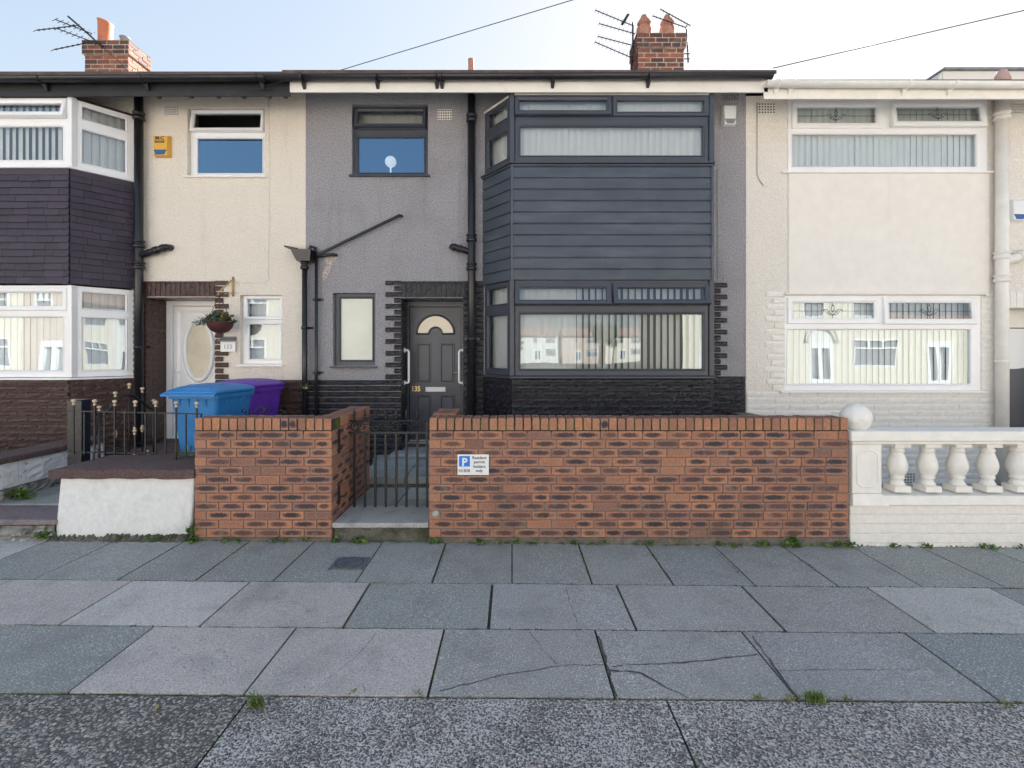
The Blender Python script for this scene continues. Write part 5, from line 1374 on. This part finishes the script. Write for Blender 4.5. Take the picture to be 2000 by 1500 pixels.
t = thing('garden_wall', 'low peeling white wall with brown coping slabs at the left edge', 'wall', (-5.3, 5.4, 0), 'garden walls of the left house')
xw = -5.16
mb = MB()
rock_wall(mb, (xw, 3.9 + .6), (xw, 6.2), .0, .34, course=.17, length=.42, proj=.03, jut=.8); mb.build('lower_blocks', 'rubble', t)
mb = MB(); rock_wall(mb, (xw, 4.5), (xw, 6.2), .34, .60, course=.26, length=.62, proj=.025, jut=.6); mb.box(xw - .25, xw - .002, 4.5, 6.2, -.1, .60); mb.box(-9, xw - .252, 4.5, 4.72, -.1, .6); mb.build('wall', 'white_peeling', t)
mb = MB()
for (y0, y1) in ((4.42, 4.98), (4.986, 5.6), (5.606, 6.22)): mb.box(xw - .30, xw + .05, y0, y1, .602, .67 + random.uniform(-.005, .005))
mb.build('coping', 'coping_brown', t, bevel=.012)

# railing on the pier
Yr = 4.80; rt, rbz = PZ(803, Yr), PZ(883, Yr)
t = thing('railing', 'short black railing with small gold finials on the white wall', 'railing', (PX(260, Yr), Yr, .65))
mb = MB()
mb.hexa([(PX(131, Yr), Yr, rt - .005), (PX(394, Yr), Yr, rt - .035), (PX(394, Yr), Yr + .012, rt - .035), (PX(131, Yr), Yr + .012, rt - .005), (PX(131, Yr), Yr, rt + .006), (PX(394, Yr), Yr, rt - .022), (PX(394, Yr), Yr + .012, rt - .022), (PX(131, Yr), Yr + .012, rt + .006)])
mb.hexa([(PX(133, Yr), Yr, rbz - .005), (PX(394, Yr), Yr, rbz - .03), (PX(394, Yr), Yr + .012, rbz - .03), (PX(133, Yr), Yr + .012, rbz - .005), (PX(133, Yr), Yr, rbz + .006), (PX(394, Yr), Yr, rbz - .018), (PX(394, Yr), Yr + .012, rbz - .018), (PX(133, Yr), Yr + .012, rbz + .006)])
for px in (183, 344): mb.tube([(PX(px, Yr), Yr, rbz), (PX(px, Yr), Yr, .655)], .011, 6)
mb.tube([(PX(394, Yr) - .008, Yr + .006, rt - .03), (PX(394, Yr) - .008, Yr + .006, .65)], .009, 6)
mb.build('rail', 'iron', t)
def finial(mb, x, y, z, mi=0): mb.lathe((x, y, z), [(.010, 0), (.016, .008), (.010, .016), (.008, .026), (.018, .036), (.021, .046), (.016, .056), (.004, .062)], 10, mi)
for i, p in enumerate((145, 166, 186, 205, 225, 245, 265, 285, 305, 324, 345, 364, 385)):
    x = PX(p, Yr); tall = i % 2 == 0; dz = -.028 * (p - 131) / 263
    mb = MB(); mb.box(x - .006, x + .006, Yr - .012, Yr - .001, rbz - .02 if i % 3 else rbz - .02, (rt + .06 if tall else rt - .004) + dz); mb.build('bar', 'iron', t)
    if tall:
        mb = MB(); finial(mb, x, Yr - .006, rt + .06 + dz); mb.build('finial', 'gold', t)
mb = MB(); x = PX(264, Yr)
for dz in (0, .03, .055): mb.ball((x, Yr - .006, rt - .17 + dz - .05), .018 if dz == .03 else .014, 10)
mb.build('collar', 'gold', t)
# gate post and opened gate
mb = MB(); Yp = 4.98; mb.box(PX(131, Yp), PX(161, Yp) - .01, Yp, Yp + .11, .3, PZ(783, Yp)); mb.box(PX(131, Yp) - .006, PX(161, Yp) - .004, Yp - .006, Yp + .116, PZ(783, Yp), PZ(781, Yp))
tag(mb.build('gate_post', 'black_pipe', origin=(PX(146, Yp), Yp, .3), bevel=.003), 'square black gate post behind the white wall', 'post')
t = thing('side_gate', 'black arched gate with gold finials swung open behind the railing', 'gate', (PX(160, 5.0), 5.0, .3))
def GP(f, z): Y = 5.06 + .72 * f; return (-4.25 + .035 * f, Y, z)
def gbar(mb, f, z0, z1, r=.008): mb.tube([GP(f, z0), GP(f, z1)], r, 6)
mb = MB(); gz0, gz1 = .34, 1.05
mb.tube([GP(0, gz0), GP(1, gz0)], .010, 6); gbar(mb, 0, .32, 1.12, .013); gbar(mb, 1, .32, 1.12, .013)
mb.tube([GP(k / 16, 1.06 + .20 * math.sin(math.pi * k / 16) ** 1.6) for k in range(17)], .014, 6); mb.tube([GP(0, .70), GP(1, .70)], .006, 5)
mb.build('frame', 'iron', t)
for f, top in ((.0, 1.12), (.27, 1.25), (.52, 1.33), (.77, 1.27), (1.0, 1.12)):
    mb = MB(); gbar(mb, f, gz0, top); mb.build('bar', 'iron', t)
    mb = MB(); c = GP(f, top); finial(mb, *c); mb.build('finial', 'gold', t)
for f in (.27, .77):
    mb = MB(); c = GP(f, .86)
    for dz in (-.028, 0, .028): mb.ball((c[0], c[1], c[2] + dz), .020 if dz == 0 else .015, 10)
    mb.build('collar', 'gold', t)
for f in (.13, .39, .63, .88):
    mb = MB(); gbar(mb, f, gz0, .54, .007); mb.build('bar', 'iron', t); mb = MB(); finial(mb, *GP(f, .54)); mb.build('finial', 'gold', t)
# folded second gate seen over the short brick wall
mb = MB(); Ys = 5.25
def sc_(pts): mb.tube([img(p[0], p[1], Ys) for p in pts], .009, 6)
sc_([(474, 806), (472, 801), (476, 798), (481, 802), (478, 808)]); sc_([(480, 812), (494, 810), (505, 797), (513, 793), (518, 800), (514, 809), (508, 806)]); sc_([(514, 809), (526, 794), (531, 797), (529, 803)])
mb.tube([img(540, 812, 5.3), img(562, 806, 5.9), img(586, 799, 6.3)], .010, 6); sc_([(545, 804), (550, 800), (554, 806)])
for p in (480, 505, 520): mb.tube([img(p, 812, Ys), img(p, 900, Ys)], .008, 6)
mb.tube([img(470, 814, Ys), img(545, 814, Ys)], .009, 6)
tag(mb.build('scroll_railing', 'iron', origin=(PX(505, Ys), Ys, .2)), 'curly black iron scrollwork showing above the short brick wall', 'railing')

# ------------------------------------------------------------------ balustrade on the right
bx0 = PX(1660, YW)
t = thing('balustrade', 'white balustrade with panelled end pillar in front of the pale house', 'balustrade', (5.0, YW, 0))
bx1 = 11.0; zA, zB, zC_, zD = PZ(987, YW), PZ(964, YW), PZ(868, YW), PZ(842, YW)
mb = MB()
for k in range(6):
    z0 = -.18 + (zA + .18) * k / 6; z1 = -.18 + (zA + .18) * (k + 1) / 6
    mb.box(bx0 + .01, bx1, YW + .012 - random.uniform(0, .004), YW + .22, z0 + .002, z1 - .002)
mb.box(bx0 + .014, bx1, YW + .02, YW + .21, -.18, zA - .003)
mb.build('base_wall', 'cream_stone', t, bevel=.006)
mb = MB(); mb.hexa([(bx0 + .02, YW - .02, zA), (bx1, YW - .02, zA), (bx1, YW + .24, zA), (bx0 + .02, YW + .24, zA), (bx0 + .02, YW - .01, zB - .02), (bx1, YW - .01, zB - .02), (bx1, YW + .22, zB), (bx0 + .02, YW + .22, zB)])
mb.build('bottom_rail', 'cream_paint', t, bevel=.010)
mb = MB(); mb.box(bx0, bx1, YW - .025, YW + .235, zC_ + .03, zD); mb.box(bx0 + .02, bx1, YW - .008, YW + .215, zC_, zC_ + .028); mb.build('top_rail', 'cream_paint', t, bevel=.008)
mb = MB(); p0, p1 = PX(1665, YW), PX(1722, YW)
mb.box(p0, p1, YW + .0, YW + .25, zB + .002, zC_ - .002); mb.hexa([(p0 - .015, YW - .03, zA + .002), (p1 + .05, YW - .03, zA + .002), (p1 + .05, YW + .26, zA + .002), (p0 - .015, YW + .26, zA + .002), (p0, YW - .004, zB), (p1, YW - .004, zB), (p1, YW + .25, zB), (p0, YW + .25, zB)])
pcx, pz0, pz1, hw = (p0 + p1) / 2, zB + .06, zC_ - .055, .095
mb.tube([(pcx - hw, YW - .001, pz0 + .04), (pcx - hw, YW - .001, pz1 - .045), (pcx - hw + .03, YW - .001, pz1 - .015), (pcx - .045, YW - .001, pz1), (pcx + .045, YW - .001, pz1), (pcx + hw - .03, YW - .001, pz1 - .015), (pcx + hw, YW - .001, pz1 - .045), (pcx + hw, YW - .001, pz0 + .04), (pcx + hw - .04, YW - .001, pz0), (pcx - hw + .04, YW - .001, pz0), (pcx - hw, YW - .001, pz0 + .04)], .007, 6)
mb.build('pillar', 'cream_paint', t, bevel=.006)
Hb = zC_ - zB
for k in range(24):
    x = PX(1752, YW + .1) + .278 * k
    mb = MB(); yb2 = YW + .10; s2 = .073
    mb.box(x - s2, x + s2, yb2 - s2, yb2 + s2, zB + .002, zB + .055); mb.box(x - s2, x + s2, yb2 - s2, yb2 + s2, zC_ - .035, zC_ - .002)
    prof = [(.068, .055), (.060, .075), (.048, .095), (.046, .11), (.058, .118), (.058, .135), (.050, .14), (.066, .165), (.078, .20), (.083, .235), (.078, .27), (.066, .31), (.055, .345), (.050, .36), (.058, .366), (.058, .385), (.048, .39), (.056, .405), (.064, Hb - .035)]
    mb.lathe((x, yb2, zB), prof, 18); mb.build('baluster', 'cream_paint', t)
mb = MB(); bcx, bcy = PX(1671, 4.60), 4.60; mb.ball((bcx, bcy, 1.118), .132, 24); mb.lathe((bcx, bcy, zD), [(.09, 0), (.085, .012), (.06, .02)], 16); 
mb.build('ball_finial', 'cream_paint', t)

# ------------------------------------------------------------------ access cover in the pavement
mb = MB(); cx, cy = PX(683, 3.99), 3.985
t = thing('access_cover', 'small square iron access cover with ribbed round lid in the pavement', 'cover', (cx, cy, gz(cx)))
z = gz(cx) + .004
mb.box(cx - .135, cx + .135, cy - .115, cy + .115, z - .02, z + .006); mb.build('frame', 'cast_iron', t, bevel=.003)
mb = MB(); mb.lathe((cx, cy, z + .0062), [(.104, 0), (.104, .003), (.0, .003)], 24, cap=False, sm=False)
for k in range(-4, 5):
    L_ = math.sqrt(.095 ** 2 - (k * .021) ** 2); mb.box(cx + k * .021 - .005, cx + k * .021 + .005, cy - L_, cy + L_, z + .0095, z + .013)
mb.build('lid', 'cast_iron', t)
mb = MB(); ring = [(cx + .107 * math.cos(a * .2618), cy + .107 * math.sin(a * .2618), z + .0075) for a in range(25)]; mb.tube(ring, .0035, 5); mb.build('groove', 'joint', t)

# ------------------------------------------------------------------ weeds, moss, litter
G1, G2, G3 = (.085, .17, .025), (.12, .20, .04), (.055, .11, .02)
wd = MB()
def tuft(mb, x, y, n=16, s=.03, sp=.03, cols=(G1, G2, G3), h_=.02): leaves(mb, (x, y, gz(x) + h_), n, (sp, sp * .5, h_), s, cols, .8, .8)
for px in (235, 300, 440, 455, 470, 540, 556, 600, 655, 690, 705, 715, 835, 845, 862, 940, 955, 972, 1010, 1025, 1040, 1120, 1155, 1170, 1185, 1240, 1262, 1268, 1275, 1395, 1408, 1424, 1440, 1478, 1495, 1530, 1545, 1556, 1580, 1600, 1620, 1640, 1655, 1665, 1745, 1800, 1812, 1918, 1925, 1990):
    x = PX(px + random.uniform(-5, 5), YW); tuft(wd, x, YW - .02 - random.uniform(0, .03), random.randint(6, 22), random.uniform(.016, .034), random.uniform(.015, .045))
for _ in range(420):       # moss and creeping growth in the angle of wall and paving
    x = random.uniform(-4.6, 5.2); leaves(wd, (x, YW - .015, gz(x) + .006), 2, (.02, .012, .006), random.uniform(.008, .018), (G3, (.06, .075, .02), (.10, .09, .03)), .6, .9)
for _ in range(160):       # straw-coloured growth below the white wall
    x = random.uniform(-4.4, -2.9); leaves(wd, (x, YW - .02, gz(x) + .006), 2, (.03, .015, .006), random.uniform(.015, .03), ((.16, .12, .04), (.20, .15, .06), G3), .5, .35)
for (px, py) in ((1270, 1075), (1133, 1072), (870, 1075), (1400, 1075), (1545, 1080)):
    for q in range(10):
        Y = F * HC / (py + q * 5 - 690); x = PX(px + (px - 1000) * (py + q * 5 - 1075) / 385, Y); leaves(wd, (x, Y, gz(x) + .001), 3, (.008, .02, .003), .012, (G3, (.07, .09, .02)), .5, .9)
for yj, xs_ in ((3.669, 90), (3.063, 70), (2.452, 60)):
    for _ in range(xs_):
        x = random.choice((random.uniform(-3.6, 3.8), random.uniform(.0, 3.6))); leaves(wd, (x, yj, gz(x) - .004), 5, (.035, .004, .003), .010, ((.09, .12, .02), (.07, .08, .02), (.12, .12, .03)), .5, 1)
for px, py, n in ((1485, 1363, 22), (1545, 1364, 14), (1660, 1366, 18), (1965, 1372, 20), (820, 1360, 10), (690, 1358, 8)):
    x, Y = gp(px, py); leaves(wd, (x, Y, gz(x) + .008), n, (.03, .012, .006), .028, ((.16, .18, .05), (.20, .19, .07)), .6, .3)
structure(wd.build('weeds', 'leaf'), 'stuff')
def grass(mb, x, y, n, h_, sp):
    for _ in range(n):
        bx, by = x + random.gauss(0, sp), y + random.gauss(0, sp * .4); a = random.uniform(0, 6.28); l = h_ * random.uniform(.5, 1.2); o = Vector((math.cos(a), math.sin(a), 0)) * l * random.uniform(.2, .8); w = .003
        s_ = Vector((-math.sin(a), math.cos(a), 0)) * w; p = Vector((bx, by, gz(bx))); k = random.uniform(.7, 1.3); c = tuple(v * k for v in random.choice(((.12, .19, .04), (.18, .22, .06), (.08, .14, .03))))
        m_ = p + o * .4 + Vector((0, 0, l * .7)); e = p + o + Vector((0, 0, l * .8))
        mb.face([p - s_, p + s_, m_ + s_ * .7, m_ - s_ * .7], 0, c); mb.face([m_ - s_ * .7, m_ + s_ * .7, e], 0, c)
for (px, py, n, h_, sp, lab) in ((500, 1385, 60, .07, .018, 'small green grass tuft at the joint beside the gravelly concrete'), (1592, 1364, 160, .05, .028, 'wider yellow-green grass tuft along the edge of the concrete strip')):
    mb = MB(); x, Y = gp(px, py); grass(mb, x, Y, n, h_, sp); tag(mb.build('grass_tuft', 'leaf', origin=(x, Y, gz(x))), lab, 'grass', 'grass tufts in the pavement joints')
def plant(px, Y, z, n, s, sp, lab, cols=(G1, G2, G3), flat=.5):
    x = PX(px, Y); mb = MB(); leaves(mb, (x, Y, z + sp[2]), n, sp, s, cols, .5, flat); mb.tube([(x, Y, z - .03), (x, Y, z + sp[2])], .004, 5, col=(.08, .12, .04)); tag(mb.build('weed_plant', 'leaf', origin=(x, Y, z)), lab, 'plant', 'larger weeds along the walls')
plant(372, YW - .03, .05, 46, .055, (.045, .04, .06), 'narrow-leaved weed in the gap between white wall and brick wall', flat=.32)
plant(378, YW - .04, .0, 40, .035, (.05, .03, .03), 'low leafy weed at the foot of the brick wall left corner', flat=.8)
plant(90, YW - .03, .05, 50, .045, (.06, .04, .04), 'leafy weed below the purple step at the left edge', flat=.8)
plant(1548, YW - .04, .0, 40, .05, (.05, .03, .035), 'upright broad-leaved weed at the foot of the long brick wall', flat=.7)
plant(40, 5.02, .22, 70, .05, (.12, .05, .05), 'creeping weed on the path beside the peeling white wall', flat=.9)
plant(367, 4.90, .66, 12, .10, (.06, .03, .05), 'pale green sprig at the corner of the brown coping stone', ((.14, .24, .10), (.20, .30, .14)), .6)
plant(20, 5.9, .45, 60, .06, (.25, .08, .05), 'straggly plants in the bed under the left bay', ((.14, .16, .05), (.08, .12, .04)), .4)
# leaf litter and chips on the pavement
mb = MB()
for (px, py, s_, c) in ((305, 1392, .03, (.30, .26, .10)), (1145, 1322, .012, (.7, .7, .68)), (1228, 1332, .012, (.75, .75, .73)), (1185, 1345, .009, (.7, .7, .7)), (855, 1216, .009, (.75, .75, .73)), (1775, 1398, .012, (.6, .7, .68)), (1005, 1275, .014, (.5, .45, .3)), (800, 1074, .010, (.7, .75, .8)), (1632, 1247, .012, (.6, .62, .62)), (495, 1170, .012, (.05, .05, .05))):
    x, Y = gp(px, py); a = random.uniform(0, 6); d = Vector((math.cos(a), math.sin(a) , 0)) * s_; e = Vector((-d.y, d.x, 0)) * .35; p = Vector((x, Y, gz(x) + .006))
    mb.face([p - d, p - e, p + d, p + e][::-1] if False else [p - d, p - e, p + d + Vector((0, 0, .004)), p + e], 0, c)
structure(mb.build('litter', 'leaf'), 'stuff')

# ------------------------------------------------------------------ overhead cables
def cable(P, Q, lab, r=.006, sag=.12):
    P, Q = Vector(P), Vector(Q); mb = MB(); n = 24
    mb.tube([P.lerp(Q, k / n) - Vector((0, 0, sag * 4 * (k / n) * (1 - k / n))) for k in range(n + 1)], r, 5)
    tag(mb.build('overhead_cable', 'wire_grey', origin=tuple(P)), lab, 'cable', 'telephone cables to the house fronts')
cable((PX(622, YF), YF - .02, PZ(152, YF)), (14, 1.5, 6.98), 'thin black cable rising from the white fascia of the grey house', .0055, .0)
cable((PX(1510, 6.3), 6.3, PZ(133, 6.3)), (14, 1.5, 5.63), 'thin cable rising from the gutter end above the pale house', .007, .0)
mb = MB(); mb.tube([(PX(622, YF), YF - .03, PZ(152, YF)), (PX(600, YF), YF - .12, PZ(160, YF)), (PX(520, YF), YF - .05, PZ(172, YF)), (PX(530, YF), YF - .03, PZ(176, YF)), (PX(480, YF), YF - .02, PZ(178, YF))], .007, 5)
tag(mb.build('fascia_cable', 'wire', origin=(PX(560, YF), YF, 5.2)), 'black cable looped along the gutter where the two fascias meet', 'cable')
mb = MB(); y = YH - .008
mb.tube([(PX(525, YH), y, PZ(190, YH)), (PX(527, YH), y, PZ(330, YH)), (PX(524, YH), y, PZ(545, YH)), (PX(518, YH), y, PZ(552, YH)), (PX(460, YH), y, PZ(552, YH))], .005, 5)
tag(mb.build('wall_cable', 'cream_paint', origin=(PX(525, YH), YH, 3)), 'thin cream cable running down the cream wall beside its small windows', 'cable', 'cables clipped to the walls')
mb = MB(); y = YH - .014
mb.tube([(PX(1478, YH), y, PZ(200, YH)), (PX(1478, YH), y, PZ(338, YH)), (PX(1481, YH), y, PZ(350, YH)), (PX(1491, YH), y, PZ(364, YH))], .006, 5)
tag(mb.build('wall_cable', 'wire_pale', origin=(PX(1478, YH), YH, 4)), 'pale cable hanging down the pale house beside its air brick', 'cable', 'cables clipped to the walls')
mb = MB(); mb.tube([(PX(1401, YH), y, PZ(330, YH)), (PX(1402, YH), y, PZ(545, YH))], .005, 5)
tag(mb.build('wall_cable', 'wire_pale', origin=(PX(1401, YH), YH, 3)), 'grey cable down the narrow grey wall right of the clad bay', 'cable', 'cables clipped to the walls')

# ================================================================== across the street (behind the camera, seen in the windows)
def opposite_house(x0, x1, y, wallm, label, arch=False, zr=5.3):
    t = thing('opposite_house', label, 'house', ((x0 + x1) / 2, y, 0), 'houses across the street')
    w = x1 - x0; b = []
    b = [(x0 + .6, x0 + 3.0, 1.0, 2.5), (x0 + .6, x0 + 3.0, 3.6, 4.9), (x0 + 4.6, x0 + 5.6, 3.7, 4.9)]
    d = (x0 + 4.0, x0 + 5.3, 0.1, 2.3)
    T = lambda p: Vector((x0 + x1 - p.x, 2 * y - p.y, p.z))        # face +Y
    mb = MB(); mb.T = T; mb.holes(x0, x1, -.3, zr, b + [d], y, y + .3, 0); mb.box(x0, x1, y + .3, y + 8, -.3, zr, 0); mb.build('wall', wallm, t)
    for r in b:
        mb = MB(); mb.T = T; cw = (r[1] - r[0]) / 3
        mb.holes(r[0], r[1], r[2], r[3], [(r[0] + .07, r[1] - .07, r[2] + .07, r[3] - .5)] + [(r[0] + k * cw + .06, r[0] + (k + 1) * cw - .04, r[3] - .42, r[3] - .07) for k in range(3)], y - .02, y + .08)
        fr = mb.build('window', 'white_pvc', t)
        mb = MB(); mb.T = T; mb.face([(r[0], y + .07, r[2]), (r[1], y + .07, r[2]), (r[1], y + .07, r[3]), (r[0], y + .07, r[3])]); mb.build('pane', 'alarm_grey', fr)
    mb = MB(); mb.T = T; mb.holes(d[0], d[1], d[2], d[3], [(d[0] + .15, d[0] + .55, .3, 2.0), (d[0] + .75, d[0] + 1.15, .3, 2.0)], y - .01, y + .2); dr_ = mb.build('front_door', 'white_pvc', t)
    mb = MB(); mb.T = T; mb.face([(d[0], y + .15, d[2]), (d[1], y + .15, d[2]), (d[1], y + .15, d[3]), (d[0], y + .15, d[3])]); mb.build('pane', 'alarm_grey', dr_)
    if arch:
        mb = MB(); mb.T = T; c = (d[0] + d[1]) / 2
        for rr, m_ in ((.95, 0), (.78, 0)): mb.tube([(c + rr * math.cos(math.pi * k / 16), y - .04, d[3] + rr * math.sin(math.pi * k / 16)) for k in range(17)], .07, 6)
        mb.face([(c + .7 * math.cos(math.pi * k / 16), y - .012, d[3] + .7 * math.sin(math.pi * k / 16)) for k in range(17)]); mb.build('door_arch', 'opp_white', t)
    mb = MB(); mb.T = T; ym = y + 4
    mb.hexa([(x0, y - .4, zr - .05), (x1, y - .4, zr - .05), (x1, ym, zr + 1.9), (x0, ym, zr + 1.9), (x0, y - .4, zr + .05), (x1, y - .4, zr + .05), (x1, ym, zr + 2.05), (x0, ym, zr + 2.05)])
    mb.hexa([(x0, ym, zr + 1.9), (x1, ym, zr + 1.9), (x1, y + 8.4, zr - .05), (x0, y + 8.4, zr - .05), (x0, ym, zr + 2.05), (x1, ym, zr + 2.05), (x1, y + 8.4, zr + .05), (x0, y + 8.4, zr + .05)])
    mb.box(x0, x1, y - .42, y - .39, zr - .12, zr + .06); mb.build('roof', 'red_roof', t)
for i, (x0, m_, lab, arch) in enumerate(((-31, 'opp_cream', 'cream house across the street, farthest left', False), (-24.8, 'pink_wall', 'pink brick house across the street between cream ones', False), (-18.6, 'opp_cream', 'cream house across the street with white arched door', True), (-12.4, 'opp_white', 'white house across the street with arched door', True), (-6.2, 'opp_cream', 'cream house across the street at the corner of the side road', False),
                                         (8.6, 'opp_cream', 'cream corner house across the side road with end gable', False), (14.8, 'opp_cream', 'cream house with white arched door across the street, right part', True), (21.0, 'opp_cream', 'plain cream house across the street, right of the arched door', False), (27.2, 'opp_white', 'white house across the street, farthest right', False))):
    opposite_house(x0, x0 + 6.19, -12, m_, lab, arch)
for x0, m_, lab in ((-8, 'pink_wall', 'far brick house at the end of the side road, leftmost'), (1.5, 'opp_white', 'far white house at the end of the side road, second from the left'), (11, 'pink_wall', 'far brick house at the end of the side road, third from the left'), (20.5, 'opp_cream', 'far cream house at the end of the side road, fourth from the left'), (30, 'pink_wall', 'far brick house at the end of the side road, fifth from the left'), (39.5, 'opp_white', 'far white house at the end of the side road, rightmost')):
    opposite_house(x0, x0 + 8.5, -95, m_, lab)
def tree(x, y, hh, lab):
    t = thing('tree', lab, 'tree', (x, y, 0), 'trees by the side road')
    mb = MB(); mb.tube([(x, y, -.2), (x + .1, y, hh * .35), (x, y, hh * .6)], [.16, .12, .06], 8)
    for k in range(7):
        a = k * .9; mb.tube([(x + .05, y, hh * (.32 + .04 * k)), (x + math.cos(a) * hh * .16, y + math.sin(a) * hh * .16, hh * (.5 + .05 * k))], [.05, .02], 5)
    mb.build('trunk', 'bark', t)
    mb = MB()
    for k in range(26):
        a, rr = random.uniform(0, 6.28), random.uniform(0, hh * .22); c = (x + math.cos(a) * rr, y + math.sin(a) * rr, hh * random.uniform(.42, .95))
        leaves(mb, c, 60, (hh * .09,) * 3, .22, [(.05, .09, .03), (.07, .12, .035), (.035, .07, .02)], .3, .8)
    mb.build('crown', 'leaf', t)
tree(-.4, -20, 5.0, 'leafy tree on the left of the side road'); tree(13, -60, 6.6, 'leafy tree on the right of the side road'); tree(17, -70, 6.5, 'leafy tree far down the side road')
